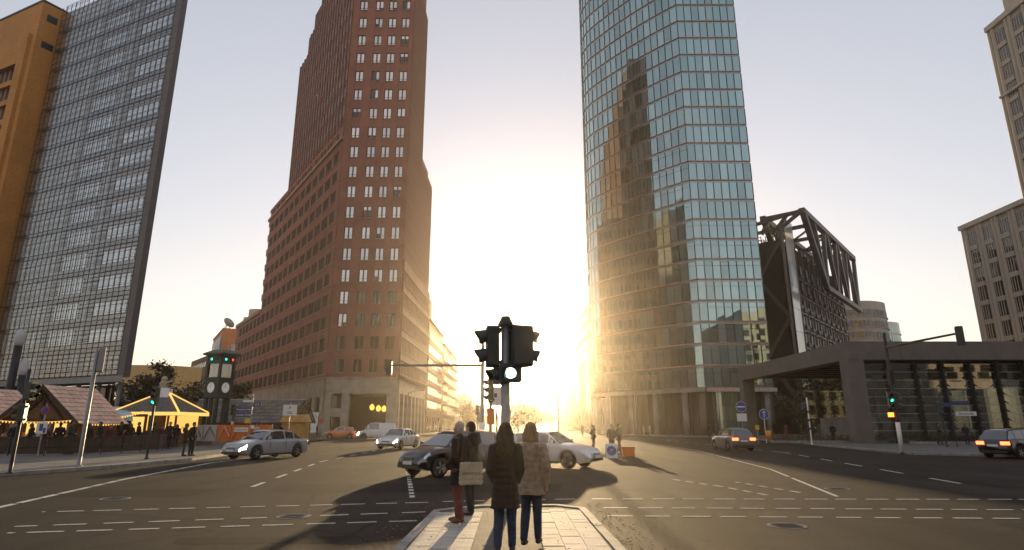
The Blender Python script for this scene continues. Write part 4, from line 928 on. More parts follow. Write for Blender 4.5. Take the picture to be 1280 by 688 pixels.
# ---------------------------------------------------------------- traffic signals
M['signal'] = mat('signal_housing', (0.065, 0.068, 0.055), 0.45, var=0.15)
M['lens_off'] = mat('lens_off', (0.03, 0.03, 0.03), 0.15)
M['lens_green'] = mat('lens_green', (0.02, 0.5, 0.3), 0.3, emit=(0.05, 1.0, 0.65), estr=0.7)
M['lens_white'] = mat('lens_white', (0.8, 0.9, 0.9), 0.3, emit=(0.75, 1.0, 1.0), estr=1.4)
M['lens_red'] = mat('lens_red', (0.4, 0.02, 0.02), 0.3, emit=(1, 0.06, 0.03), estr=0.8)
M['lens_orange'] = mat('lens_orange', (0.5, 0.15, 0.02), 0.3, emit=(1, 0.28, 0.03), estr=1.0)
M['pole'] = mat('galvanised_pole', (0.26, 0.255, 0.25), 0.45, 0.6, var=0.15, scale=5)
def rbox(mb_, x0, y0, z0, x1, y1, z1, r):
    """box with rounded vertical-plane corners, seen from the front"""
    prof = []
    for cx, cz, a0 in ((x1 - r, z1 - r, 0), (x0 + r, z1 - r, 90), (x0 + r, z0 + r, 180), (x1 - r, z0 + r, 270)):
        for k in range(4): a = R(a0 + 30 * k); prof.append((cx + r * math.cos(a), cz + r * math.sin(a)))
    n = len(prof); vs = [(x, y0, z) for x, z in prof] + [(x, y1, z) for x, z in prof]
    mb_.add(vs, [tuple(range(n))[::-1], tuple(range(n, 2 * n))] + [(i, (i + 1) % n, n + (i + 1) % n, n + i) for i in range(n)])
def signal_head(parent, loc, rz, n=3, r=0.10, w_=0.30, d=0.20, lit=None, lens='lens_green', plate=0.0):
    """one lamp housing facing local -Y, hood over every lens; part of the post it is bolted to"""
    h = n * (2 * r + 0.09) + 0.06; m_ = MB(); rbox(m_, -w_ / 2, 0, -h / 2, w_ / 2, d, h / 2, 0.06)
    m_.box(-0.05, d, -h / 2 + 0.06, 0.05, d + 0.05, -h / 2 + 0.14); m_.box(-0.05, d, h / 2 - 0.14, 0.05, d + 0.05, h / 2 - 0.06)
    hd = m_.build('signal_head', M['signal'], parent, loc, (0, 0, rz))
    for i in range(n):
        z = h / 2 - 0.03 - (i + 0.5) * (2 * r + 0.09)
        m_ = MB(); m_.lathe([(r, 0.0), (r * 0.7, 0.02), (0.01, 0.03)], n=16, axis='Y'); m_.build('lens', M[lens] if lit == i else M['lens_off'], hd, (0, 0.0, z), None, True)
        m_ = MB(); vs = []; N = 14
        for k in range(N + 1):
            a = R(-35 + 250 * k / N); L_ = 0.26 if r > 0.11 else 0.2
            f_ = 0.55 + 0.45 * max(0, math.sin(a))
            for rr, yy in ((r + 0.012, 0.0), (r + 0.018, -L_ * f_), (r + 0.004, -L_ * f_), (r + 0.0, 0.0)): vs.append((rr * math.cos(a), yy, z + rr * math.sin(a) - (0.04 if yy else 0)))
        m_.add(vs, [(4 * k + j, 4 * k + (j + 1) % 4, 4 * k + 4 + (j + 1) % 4, 4 * k + 4 + j) for k in range(N) for j in range(4)] + [(0, 1, 2, 3), (4 * N + 3, 4 * N + 2, 4 * N + 1, 4 * N)]); m_.build('visor', M['signal'], hd)
    return hd
def pole(parent, x, y, z0, z1, r0, r1=None, m='pole', nm='pole'):
    m_ = MB(); m_.lathe([(r0 * 1.9, z0), (r0 * 1.9, z0 + 0.03), (r0, z0 + 0.05), (r0, z0 + 0.4), (r1 or r0, z1), (0.01, z1 + 0.02)], n=14); return m_.build(nm, M[m], parent, (x, y, 0), None, True)
# the big post on the island, seen from behind against the sun
cs = empty('traffic_signal', (-0.13, 12.3, 0.1), label='large signal post standing on the island before the sun, with one round lens lit white', cat='traffic light', group='traffic lights')
pole(cs, 0, 0, 0, 3.62, 0.095)
m_ = MB(); m_.lathe([(0.14, 3.58), (0.17, 3.63), (0.12, 3.72), (0.09, 3.80), (0.01, 3.81)], n=14); m_.build('cap', M['signal'], cs, None, None, True)
signal_head(cs, (-0.40, 0.05, 3.18), R(-82), 2, 0.15, 0.40, 0.25)
signal_head(cs, (0.47, 0.12, 3.18), R(112), 2, 0.15, 0.52, 0.40)
h_ = signal_head(cs, (0.10, -0.12, 2.63), R(0), 1, 0.115, 0.46, 0.22, lit=0, lens='lens_white')
signal_head(cs, (-0.17, 0.0, 2.60), R(-62), 1, 0.115, 0.40, 0.20)
m_ = MB(); m_.box(-0.3, -0.02, 3.5, 0.45, 0.02, 3.56); m_.box(-0.3, -0.02, 2.82, 0.45, 0.02, 2.87); m_.build('bracket', M['signal'], cs)
m_ = MB(); m_.box(-0.09, -0.2, 1.05, 0.09, -0.09, 1.3); bx_ = m_.build('push_button_box', M['lens_orange'] if False else mat('button_yellow', (0.6, 0.42, 0.05), 0.5), cs)
# gantry with a long arm over the left lanes
gp = at_z(603, 532 + 31.2, 0); GX, GY = -1.95, 40.0
gs = empty('gantry_signal', (GX, GY, 0), label='tall grey gantry post with a signal hung at the end of its long arm', cat='traffic light', group='traffic lights')
pole(gs, 0, 0, 0, 7.6, 0.16, 0.11)
m_ = MB(); m_.tube((0, 0, 0.0), (0, 0, 1.9), 0.2, n=14); m_.build('white_sleeve', M['white'], gs, None, None, True)
az = at_y(560, 457, GY).z; ax = at_y(487, 457, GY).x - GX
m_ = MB(); m_.tube((0, 0, az), (ax, 0, az), 0.10, 0.06, n=10); m_.tube((0, 0, 7.4), (ax * 0.55, 0, az + .1), 0.018, n=6); m_.build('arm', M['pole'], gs, None, None, True)
signal_head(gs, (ax, 0.1, az - 0.18), R(180), 3, 0.10, 0.34, 0.24)
def small_post(px, py_base, heads, label, top=None, m='pole', Y=None, sleeve=None, r=0.06, name='traffic_signal', group='traffic lights', cat='traffic light', hgt=3.4, z0=0.0):
    b_ = at_z(px, py_base, z0); 
    if Y: b_ = at_y(px, py_base, Y); b_.z = z0
    t = empty(name, (b_.x, b_.y, z0), label=label, cat=cat, group=group); pole(t, 0, 0, 0, hgt, r, m=m)
    for (dx, dy, z, rz, n, lit, ln) in heads: signal_head(t, (dx, dy, z), R(rz), n, 0.10, 0.30, 0.2, lit, ln)
    if sleeve: m_ = MB(); m_.tube((0, 0, 0.1), (0, 0, sleeve), r * 1.35, n=12); m_.build('white_sleeve', M['white'], t, None, None, True)
    return t
t = small_post(613, 533, [(-0.1, 0, 3.05, -80, 3, None, 'lens_green')], 'thin signal post with side-facing lamps just left of the large island signal', Y=24, hgt=3.7)
m_ = MB(); m_.box(-0.13, -0.16, 1.75, 0.15, 0.0, 2.35); m_.build('orange_box', mat('orange_box', (0.75, 0.16, 0.03), 0.5), t)
t = empty('sign_plate', tuple(at_y(621, 532, 27)), label='blank pale sign plate on a short post left of the large island signal', cat='sign'); t.location.z = 0
pole(t, 0, 0, 0, 3.3, 0.04); m_ = MB(); m_.box(-0.36, -0.06, 2.55, 0.36, -0.03, 3.35); m_.build('plate', M['white'], t); m_ = MB(); m_.box(-.12, -.08, 2.9, .0, -.062, 3.08); m_.build('plate_mark', M['signal'], t)
small_post(597, 533, [(0.0, 0, 3.2, 60, 3, None, 'lens_green')], 'far dark signal post left of the gantry post over the roadway', Y=62, m='dark_metal', hgt=3.7)
small_post(599, 533, [(0.0, 0, 2.6, 200, 3, None, 'lens_green')], 'farthest small signal post down the middle of the street', Y=84, m='dark_metal', hgt=3.2)
rs = small_post(1128, 568, [(-0.24, -0.15, 3.0, -8, 3, 1, 'lens_green'), (0.2, 0.0, 3.0, 75, 3, None, 'lens_green')], 'tall dark signal post with an arm over the right lanes and a lit green lamp', m='dark_metal', sleeve=1.75, r=0.085, hgt=6.9, z0=0.12)
e_ = at_y(1205, 438, 28.9); zA = 6.05; e0 = rs.location
m_ = MB(); m_.tube((0, 0, zA), (e_.x - e0.x, e_.y - e0.y, zA - 0.1), 0.075, 0.05, n=10); m_.build('arm', M['dark_metal'], rs, None, None, True)
signal_head(rs, (e_.x - e0.x, e_.y - e0.y + 0.12, zA - 0.25), R(150), 3, 0.10, 0.32, 0.24)
m_ = MB(); m_.box(-0.13, -0.15, 3.9, 0.13, 0.15, 4.7); m_.build('control_box', M['dark_metal'], rs)
m_ = MB(); m_.box(-.45, -.1, 2.05, -.2, .06, 2.3); m_.build('amber_lamp', M['lens_orange'], rs)
small_post(183, 574, [(0.0, -0.1, 3.0, -4, 3, 2, 'lens_green')], 'dark signal post with a green lamp in front of the yellow-lit stall', m='dark_metal', z0=0.12)
small_post(12, 592, [(0.28, 0, 2.75, 90, 2, None, 'lens_green'), (-.05, -.05, 2.0, -70, 2, None, 'lens_green')], 'dark signal post in front of the leftmost pink-roofed hut', m='dark_metal', z0=0.12, hgt=3.5)
t = small_post(288, 556, [(-0.12, -0.1, 2.9, 10, 3, None, 'lens_green'), (0.2, 0.0, 2.8, 95, 3, None, 'lens_green')], 'dark signal post in front of the clock tower legs', m='dark_metal', z0=0.12, hgt=3.4)
m_ = MB(); m_.box(-.1, -.13, 1.0, .1, -.05, 1.9)
for i in range(4): m_.box(-.11, -.135, 1.0 + i * .24, .11, -.045, 1.1 + i * .24)
m_.build('marker_board', M['white'], t)
small_post(1183, 552, [(0, 0, 2.9, 60, 3, None, 'lens_green'), (.1, 0.1, 2.2, 0, 2, None, 'lens_green')], 'dark signal post before the pavilion glass, beside hanging street names', m='dark_metal', z0=0.12, Y=47, hgt=3.8)

# ---------------------------------------------------------------- signs
M['blue'] = mat('sign_blue', (0.03, 0.07, 0.28), 0.4); M['red'] = mat('sign_red', (0.55, 0.03, 0.04), 0.4); M['yellow'] = mat('sign_yellow', (0.75, 0.48, 0.03), 0.5); M['name_blue'] = mat('name_plate', (0.05, 0.06, 0.16), 0.5)
def disc(parent, z, r, m, y=-0.06, nm='disc', x=0):
    m_ = MB(); m_.lathe([(r, 0), (r, 0.012)], n=24, axis='Y'); return m_.build(nm, m, parent, (x, y, z))
def sign_post(px, Y, label, h, m='pole', z0=0.12, cat='sign', name='road_sign', r=0.035):
    b_ = at_y(px, 532, Y); t = empty(name, (b_.x, b_.y, z0), label=label, cat=cat); pole(t, 0, 0, 0, h, r, m=m); return t
t = sign_post(928, 57, 'blue round sign over a white plate before the curved glass tower', 3.8); disc(t, 3.25, 0.48, M['white']); disc(t, 3.25, 0.45, M['blue'], -0.075); m_ = MB(); m_.box(-.36, -.1, 3.2, .36, -.088, 3.32); m_.build('bar', M['white'], t); m_ = MB(); m_.box(-.45, -.07, 1.95, .45, -.05, 2.65); m_.build('plate', M['white'], t)
t = sign_post(956, 58, 'blue round sign on a white post beside the pavilion end post', 3.1, 'white'); disc(t, 2.6, 0.48, M['white']); disc(t, 2.6, 0.44, M['blue'], -0.075)
m_ = MB(); m_.bar((0, -.09, 2.3), (0, -.09, 2.9), .07, .02); m_.bar((-.18, -.09, 2.72), (0, -.09, 2.92), .07, .02); m_.bar((.18, -.09, 2.72), (0, -.09, 2.92), .07, .02); m_.build('arrow', M['white'], t)
t = empty('orange_bin', tuple(at_y(960, 540, 57)), label='small orange litter bin between the blue round sign and the pavilion', cat='bin'); t.location.z = 0.12
m_ = MB(); m_.lathe([(0.24, 0.35), (0.27, 1.1), (0.22, 1.12), (0.20, 0.6)], n=16); m_.build('bucket', mat('bin_orange', (0.8, 0.3, 0.03), 0.5), t, None, None, True); m_ = MB(); m_.bar((0, .2, 0), (0, .2, 1.1), .06, .06); m_.build('stand', M['pole'], t)
t = sign_post(946, 56, 'thin post with a small yellow plate beside the blue round signs', 1.6); m_ = MB(); m_.box(-.18, -.06, 1.2, .18, -.04, 1.6); m_.build('plate', M['yellow'], t)
t = empty('white_post', tuple(at_z(1015, 556, 0.12)), label='thin white post banded dark in front of the shaded pavilion bay', cat='post'); pole(t, 0, 0, 0, 3.9, 0.055, m='white')
for z in (1.2, 1.9, 2.6): m_ = MB(); m_.tube((0, 0, z), (0, 0, z + .22), 0.06, n=12); m_.build('band', M['signal'], t)
signal_head(t, (-0.3, 0, 3.2), R(20), 2, 0.1, 0.28, 0.2)
t = sign_post(54, 33, 'round no-stopping sign, blue ringed red, before the timbered hut gable', 2.7); disc(t, 2.36, 0.23, M['red']); disc(t, 2.36, 0.185, M['blue'], -0.075)
m_ = MB(); m_.bar((-.13, -.092, 2.23), (.13, -.092, 2.49), .05, .012); m_.build('cross', M['red'], t)
m_ = MB(); m_.box(-.28, -.07, 1.15, .28, -.05, 1.75); pl = m_.build('plate', M['white'], t); m_ = MB(); m_.box(-.12, -.09, 1.3, .06, -.072, 1.66); m_.box(.1, -.09, 1.2, .22, -.072, 1.45); m_.build('plate_mark', M['blue'], t)
t = empty('edge_on_sign', tuple(at_z(98, 583, 0.12)), label='pale grey post with a sign box turned edge-on at its top', cat='sign'); pole(t, 0, 0, 0, 4.6, 0.075); m_ = MB(); m_.box(0.06, -0.45, 3.75, 0.28, 0.45, 4.75); m_.build('sign_box', M['plaster_grey'], t); t.rotation_euler = (0, 0, R(33))
t = sign_post(313, 48, 'post with dark street name plates and a small yellow tag', 3.9)
for x0, x1, z0_, z1_, m_n, tx in ((-1.15, -.04, 2.62, 2.94, 'name_blue', 'Potsdamer Platz'), (-1.15, -.04, 2.22, 2.54, 'name_blue', 'Leipziger Straße'), (.04, .7, 3.02, 3.32, 'name_blue', 'U S'), (-.75, -.04, 3.35, 3.5, 'white', ''), (-.45, -.04, 1.75, 2.1, 'yellow', ''), (-1.2, -.15, 1.1, 1.42, 'white', 'Stresemannstr.'), (.05, .3, 1.35, 1.6, 'white', '')):
    m_ = MB(); m_.box(x0, -.05, z0_, x1, -.02, z1_); p_ = m_.build('name_plate', M[m_n], t)
    if tx: text_obj(tx, (x1 - x0) * 0.16 if len(tx) > 5 else 0.22, M['white'] if m_n == 'name_blue' else M['signal'], p_, ((x0 + x1) / 2, -.055, (z0_ + z1_) / 2))
t = sign_post(361, 56, 'white square sign with small dark figures beside the brown hut gable', 3.6); m_ = MB(); m_.box(-.62, -.07, 2.45, .62, -.045, 3.4); p_ = m_.build('plate', M['white'], t); text_obj('P', 0.4, M['signal'], p_, (0.0, -.075, 3.1)); m_ = MB(); m_.box(-.22, -.08, 2.62, .22, -.072, 2.68); m_.box(-.22, -.08, 2.75, .22, -.072, 2.8); m_.build('plate_lines', M['signal'], p_)
t = sign_post(1192, 47.5, 'hanging street name plates before the pavilion glass', 4.4, 'dark_metal')
for x0, x1, z0_, z1_, m_n, tx in ((-1.2, -.05, 3.0, 3.3, 'name_blue', ''), (.05, 1.5, 3.1, 3.4, 'name_blue', ''), (.3, 1.9, 2.3, 2.62, 'white', 'Ebertstraße')):
    m_ = MB(); m_.box(x0, -.05, z0_, x1, -.02, z1_); p_ = m_.build('name_plate', M[m_n], t)
    if tx: text_obj(tx, 0.25, M['signal'], p_, ((x0 + x1) / 2, -.055, (z0_ + z1_) / 2))
# striped poster board by the stone base
t = empty('poster_board', tuple(at_y(388, 532, 84)), label='white poster board with bold black slanted strokes by the stone base', cat='poster'); t.location.z = 0.12
m_ = MB(); m_.box(-.95, -.06, .6, .95, .06, 3.3); m_.build('board', M['white'], t)
for x0, x1, z0_, z1_ in ((-.8, -.35, 3.1, 1.5), (-.35, .1, 3.0, .9), (.1, .55, 2.9, 2.0), (.55, .8, 3.1, 2.5), (-.7, -.2, 1.4, .8)):
    m_ = MB(); m_.bar((x0, -.075, z0_), (x1, -.075, z1_), .26, .02); m_.build('black_stroke', M['signal'], t)
m_ = MB(); m_.box(-.8, -.03, 0, -.7, .03, .6); m_.box(.7, -.03, 0, .8, .03, .6); m_.build('feet', M['pole'], t)
t = sign_post(401, 84, 'small post with a round red disc beside the striped poster board', 2.6); disc(t, 2.2, .32, M['red']); m_ = MB(); m_.box(-.3, -.07, 1.2, .3, -.05, 1.7); m_.build('plate', M['plaster_grey'], t)

# ---------------------------------------------------------------- street lamps
def lamp(px, Y, h, arm, label, m='grey_metal'):
    b_ = at_y(px, 532, Y); t = empty('street_lamp', (b_.x, b_.y, 0.12 if abs(b_.x) > 15 else 0), label=label, cat='street lamp', group='street lamps'); pole(t, 0, 0, 0, h, 0.09, 0.05, m)
    if arm: m_ = MB(); m_.tube((0, 0, h - .1), (arm * .6, 0, h + .25), .04, n=8); m_.tube((arm * .6, 0, h + .25), (arm, 0, h + .3), .035, n=8); m_.build('arm', M[m], t); m_ = MB(); m_.box(arm - .1 if arm > 0 else arm - .6, -.14, h + .24, arm + .6 if arm > 0 else arm + .1, .14, h + .36); m_.build('lamp_head', M[m], t)
    else: m_ = MB(); m_.box(-.75, -.12, h, .75, .12, h + .14); m_.build('lamp_head', M[m], t)
    return t
lamp(509, 88, 6.3, 1.7, 'slim street lamp with an arm in front of the stone colonnade')
lamp(698, 70, 10.5, 0, 'tall mast lamp with a crossbar top right of the sun')
lamp(795, 86, 6.2, -1.6, 'slim street lamp with an arm before the curved tower columns')
lamp(716, 130, 8.0, 1.5, 'distant street lamp before the long cream block')
lamp(569, 150, 7.5, 1.2, 'distant street lamp before the balcony block')
for i, (px, py, wd, h0, h1) in enumerate(((3, 460, .27, 0, 7.4), (16, 480, .22, 0, 5.2))):
    b_ = at_y(px, 532, 45); t = empty('lantern_mast', (b_.x, b_.y, .12), label=('tall dark mast with a pale rounded lantern at the left edge', 'shorter dark mast with a small pale lantern beside the taller one')[i], cat='lamp mast', group='dark masts at the left edge')
    m_ = MB(); m_.tube((0, 0, 0), (0, 0, h1), wd, n=14); m_.build('mast', M['dark_metal'], t, None, None, True)
    m_ = MB(); m_.lathe([(wd * .95, h1), (wd * 1.35, h1 + .35), (wd * 1.25, h1 + .8), (wd * .7, h1 + 1.2), (.02, h1 + 1.3)], n=14); m_.build('lantern', M['pale_post'], t, None, None, True)

# ---------------------------------------------------------------- green clock tower (old traffic tower)
ctp = at_y(268, 532, 53); ct = empty('clock_tower', (ctp.x, ctp.y, .12), label='dark green five-sided clock tower on slim legs with two white clock faces', cat='clock tower'); ct.rotation_euler = (0, 0, R(-14)); ct.scale = (.8, .8, .97)
M['green_iron'] = mat('dark_green_iron', (0.022, 0.035, 0.026), 0.45, var=0.2, scale=3); M['cab_glass'] = thin_glass('cab_glass', 0.25, (0.6, 0.66, 0.6))
def penta(r, rot=0): return [(r * math.cos(R(-90 + 36 + 72 * i + rot)), r * math.sin(R(-90 + 36 + 72 * i + rot))) for i in range(5)]
m_ = MB(); m_.prism(penta(1.5), 0, .35); m_.build('plinth', M['sandstone'], ct)
for x, y in penta(1.12): m_ = MB(); m_.box(x - .15, y - .15, .35, x + .15, y + .15, 4.15); m_.build('leg', M['green_iron'], ct)
m_ = MB(); m_.prism(penta(1.42), 4.15, 5.55); m_.build('clock_storey', M['green_iron'], ct)
for pr_, z0_, z1_ in ((1.55, 5.55, 5.75), (1.5, 4.0, 4.18)): m_ = MB(); m_.prism(penta(pr_), z0_, z1_); m_.build('moulding', M['green_iron'], ct)
for x, y in penta(1.33): m_ = MB(); m_.box(x - .13, y - .13, 5.75, x + .13, y + .13, 7.3); m_.build('cab_post', M['green_iron'], ct)
pp = penta(1.3)
for i in range(5):
    a_, b_ = pp[i], pp[(i + 1) % 5]; m_ = MB(); m_.add([(a_[0], a_[1], 5.8), (b_[0], b_[1], 5.8), (b_[0], b_[1], 7.0), (a_[0], a_[1], 7.0)], [(0, 1, 2, 3)]); m_.build('cab_window', M['cab_glass'], ct)
m_ = MB(); m_.prism(penta(1.5), 7.0, 7.75); m_.build('lamp_band', M['green_iron'], ct)
m_ = MB(); n = 5; rim = penta(2.0); m_.prism(rim, 7.75, 7.9); m_.build('eave', M['green_iron'], ct)
m_ = MB(); m_.add([(x, y, 7.9) for x, y in penta(1.95)] + [(x, y, 8.25) for x, y in penta(1.0)] + [(0, 0, 8.4)], [(i, (i + 1) % 5, 5 + (i + 1) % 5, 5 + i) for i in range(5)] + [(5 + i, 5 + (i + 1) % 5, 10) for i in range(5)]); m_.build('roof', mat('roof_green', (0.09, 0.10, 0.07), 0.6, var=0.2), ct)
M['clock_face'] = mat('clock_face', (0.78, 0.77, 0.72), 0.4, emit=(1, .97, .9), estr=.03)
q5 = penta(1.0)
for i in (0, 4, 3):
    a_ = Vector(penta(1.43)[i]); b_ = Vector(penta(1.43)[(i + 1) % 5]); c_ = (a_ + b_) / 2; ang = math.atan2(c_.y, c_.x) + PI / 2
    m_ = MB(); m_.lathe([(.46, 0), (.46, .05), (.42, .055)], n=28, axis='Y'); ck = m_.build('clock', M['clock_face'], ct, (c_.x * 1.0, c_.y * 1.0, 4.88), (0, 0, ang))
    m_ = MB(); m_.lathe([(.50, 0), (.50, .07), (.455, .075), (.455, .02)], n=28, axis='Y'); m_.build('rim', M['green_iron'], ck)
    m_ = MB(); m_.bar((0, -.075, 0), (.0, -.075, .33), .035, .01); m_.bar((0, -.08, 0), (-.19, -.08, .1), .045, .01)
    for h in range(12): al = 2 * PI * h / 12; m_.bar((.33 * math.sin(al), -.065, .33 * math.cos(al)), (.39 * math.sin(al), -.065, .39 * math.cos(al)), .03, .01)
    m_.build('hands', M['signal'], ck)
    for dx, nm in ((-.3, 'lens_green'), (0.25, 'lens_off'), (.5, 'lens_red' if i == 0 else 'lens_off')):
        t_ = (b_ - a_).normalized(); p_ = c_ * 1.06 + t_ * dx; m_ = MB(); m_.lathe([(.11, 0), (.1, .03), (.01, .05)], n=12, axis='Y'); m_.build('signal_lens', M[nm], ct, (p_.x, p_.y, 7.38), (0, 0, ang))

# ---------------------------------------------------------------- market huts
M['timber'] = mat('brown_timber', (0.17, 0.085, 0.03), 0.75, var=0.3, scale=2, stretch=(1, 1, 6), bump=.2, bscale=8)
M['timber_dark'] = mat('dark_timber', (0.06, 0.035, 0.02), 0.75, var=0.3, scale=3)
M['pink_tile'] = mat('pale_red_tile', (0.78, 0.50, 0.37), 0.75, var=0.15, scale=4, rand=0.16); M['grey_shingle'] = mat('grey_shingle', (0.13, 0.11, 0.095), 0.85, var=0.3, scale=5, rand=0.3)
M['warm_light'] = mat('warm_light', (0.9, 0.6, 0.2), 0.5, emit=(1.0, 0.56, 0.13), estr=0.32)
def roof_rows(root, p_e0, p_e1, p_r0, p_r1, m, rows, cols, th=0.05, name='tile'):
    """overlapping tiles from eave to ridge on one slope"""
    e0, e1, r0, r1 = (Vector(p) for p in (p_e0, p_e1, p_r0, p_r1)); nrm_ = (e1 - e0).cross(r0 - e0).normalized()
    if nrm_.z < 0: nrm_ = -nrm_
    for j in range(rows):
        t0, t1 = j / rows, min((j + 1.18) / rows, 1.0)
        for i in range(cols):
            s0, s1 = (i + .03) / cols, (i + .97) / cols; P_ = lambda s, t: (e0 + (e1 - e0) * s) * (1 - t) + (r0 + (r1 - r0) * s) * t
            lo_, hi_ = nrm_ * (th + .03), nrm_ * .012; c = [P_(s0, t0), P_(s1, t0), P_(s1, t1), P_(s0, t1)]
            m_ = MB(); m_.obox([c[0] + lo_ - nrm_ * th, c[1] + lo_ - nrm_ * th, c[2], c[3], c[0] + lo_, c[1] + lo_, c[2] + hi_ + nrm_ * .02, c[3] + hi_ + nrm_ * .02]); m_.build(name, m, root)
def hut(cx, cy, w_, ln, ze, zr, label, m_roof, rows, cols, ridge_dx=0.25, lit=True, group=None):
    t = empty('market_hut', (cx, cy, .12), label=label, cat='market hut', group=group); x0, x1 = -w_ / 2, w_ / 2; o = .35
    m_ = MB(); m_.add([(x0, 0, 0), (x1, 0, 0), (x1, 0, ze), (0, 0, zr), (x0, 0, ze), (x0, ln, 0), (x1, ln, 0), (x1, ln, ze), (0, ln, zr), (x0, ln, ze)], [(0, 1, 2, 3, 4), (5, 9, 8, 7, 6), (0, 4, 9, 5), (1, 6, 7, 2), (2, 7, 8, 3), (4, 3, 8, 9)]); m_.build('wall', M['timber'], t)
    for a_, b_ in (((x0, ze), (x1, ze)), ((0, ze), (0, zr - .1)), ((x0 * .6, ze), (-.05, zr - .7)), ((x1 * .6, ze), (.05, zr - .7)), ((x0 + .1, 0), (x0 + .1, ze)), ((x1 - .1, 0), (x1 - .1, ze)), ((-.9, 0), (-.9, ze)), ((.9, 0), (.9, ze))):
        m_ = MB(); m_.bar((a_[0], -.05, a_[1]), (b_[0], -.05, b_[1]), .16, .1); m_.build('timber_beam', M['timber_dark'], t)
    sl = (zr - ze) / (w_ / 2)
    for sx in (-1, 1):
        roof_rows(t, (sx * (w_ / 2 + o), -.45, ze - o * sl), (sx * (w_ / 2 + o) + ridge_dx, ln + .3, ze - o * sl), (0, -.45, zr + .04), (ridge_dx, ln + .3, zr + .04), m_roof, rows, cols)
        m_ = MB(); m_.bar((sx * (w_ / 2 + o), -.5, ze - o * sl), (0, -.5, zr + .02), .07, .2); m_.build('barge_board', M['timber_dark'], t)
    for i in range(4):
        m_ = MB(); m_.box(x0 + .5 + i * (w_ - 1) / 4, -.04, .95, x0 + .5 + (i + .8) * (w_ - 1) / 4, -.02, ze - .25); m_.build('hatch', M['warm_light'] if (lit and i % 2) else M['dark_glass'], t)
    m_ = MB(); m_.box(x0 + .2, -.5, .8, x1 - .2, -.06, .9); m_.build('counter', M['timber'], t)
    return t
hut(-30.6, 40, 4.9, 4.0, 1.95, 4.1, 'timbered hut with a pale pink tiled roof, second from the left edge', M['pink_tile'], 9, 9, group='market huts with pink roofs')
hut(-36.3, 40, 4.9, 4.0, 1.95, 4.0, 'pink-roofed timbered hut cut by the left edge of the picture', M['pink_tile'], 9, 9, group='market huts with pink roofs')
# stall with strings of yellow bulbs round a dark hipped roof
sp_ = at_y(201, 532, 49); stl = empty('lit_stall', (sp_.x, sp_.y, .12), label='hip-roofed stall outlined in yellow light with a figure on top', cat='market stall')
hw, zeS, zrS = 2.55, 2.55, 4.1
m_ = MB(); m_.box(-hw + .3, -1.9, 0, hw - .3, 1.9, .95); m_.box(-hw + .3, 1.5, .95, hw - .3, 1.9, zeS); m_.box(.5, -1.95, .95, 1.25, -1.6, zeS); m_.build('wall', M['timber'], stl)
m_ = MB(); m_.box(-hw + .4, 1.4, 1.0, hw - .4, 1.5, zeS - .2); m_.build('lit_back_wall', M['warm_light'], stl)
roof = [(-hw, -2.3, zeS), (hw, -2.3, zeS), (hw, 2.3, zeS), (-hw, 2.3, zeS), (-.3, 0, zrS), (.3, 0, zrS)]
m_ = MB(); m_.add(roof, [(0, 1, 5, 4), (1, 2, 5), (2, 3, 4, 5), (3, 0, 4), (0, 3, 2, 1)]); m_.build('roof', M['grey_shingle'], stl)
for a_, b_ in ((0, 4), (1, 5), (2, 5), (3, 4), (4, 5)): m_ = MB(); p_ = Vector(roof[a_]); q_ = Vector(roof[b_]); m_.bar(p_ + Vector((0, -.03, .06)), q_ + Vector((0, -.03, .06)), .11, .09); m_.build('light_strip', M['warm_light'], stl)
for a_, b_ in ((0, 1), (1, 2), (3, 0)): m_ = MB(); p_ = Vector(roof[a_]); q_ = Vector(roof[b_]); m_.bar(p_ + Vector((0, -.05, -.1)), q_ + Vector((0, -.05, -.1)), .16, .26); m_.build('light_box', M['warm_light'], stl)
for x in (-2.2, -1.1, 0.2, 1.6, 2.2): m_ = MB(); m_.box(x - .06, -2.0, .95, x + .06, -1.88, zeS); m_.build('post', M['timber'], stl)
m_ = MB(); m_.box(-.42, -.35, zrS - .5, .42, .3, zrS + .35); m_.obox([(-.25, -.62, zrS - .95), (.55, -.62, zrS - .95), (.55, -.45, zrS - .9), (-.25, -.45, zrS - .9), (-.18, -.4, zrS + .4), (.5, -.4, zrS + .4), (.5, -.3, zrS + .4), (-.18, -.3, zrS + .4)]); m_.build('roof_board', M['white'], stl)
m_ = MB(); m_.lathe([(.05, zrS + .3), (.3, zrS + .4), (.34, zrS + .75), (.2, zrS + .95), (.24, zrS + 1.1), (.18, zrS + 1.3), (.02, zrS + 1.36)], (-.2, 0, 0), 12); m_.bar((-.1, 0, zrS + .8), (.55, -.1, zrS + 1.0), .16, .16); m_.build('roof_figure', mat('figure_ochre', (.42, .32, .2), .7, var=.3), stl)
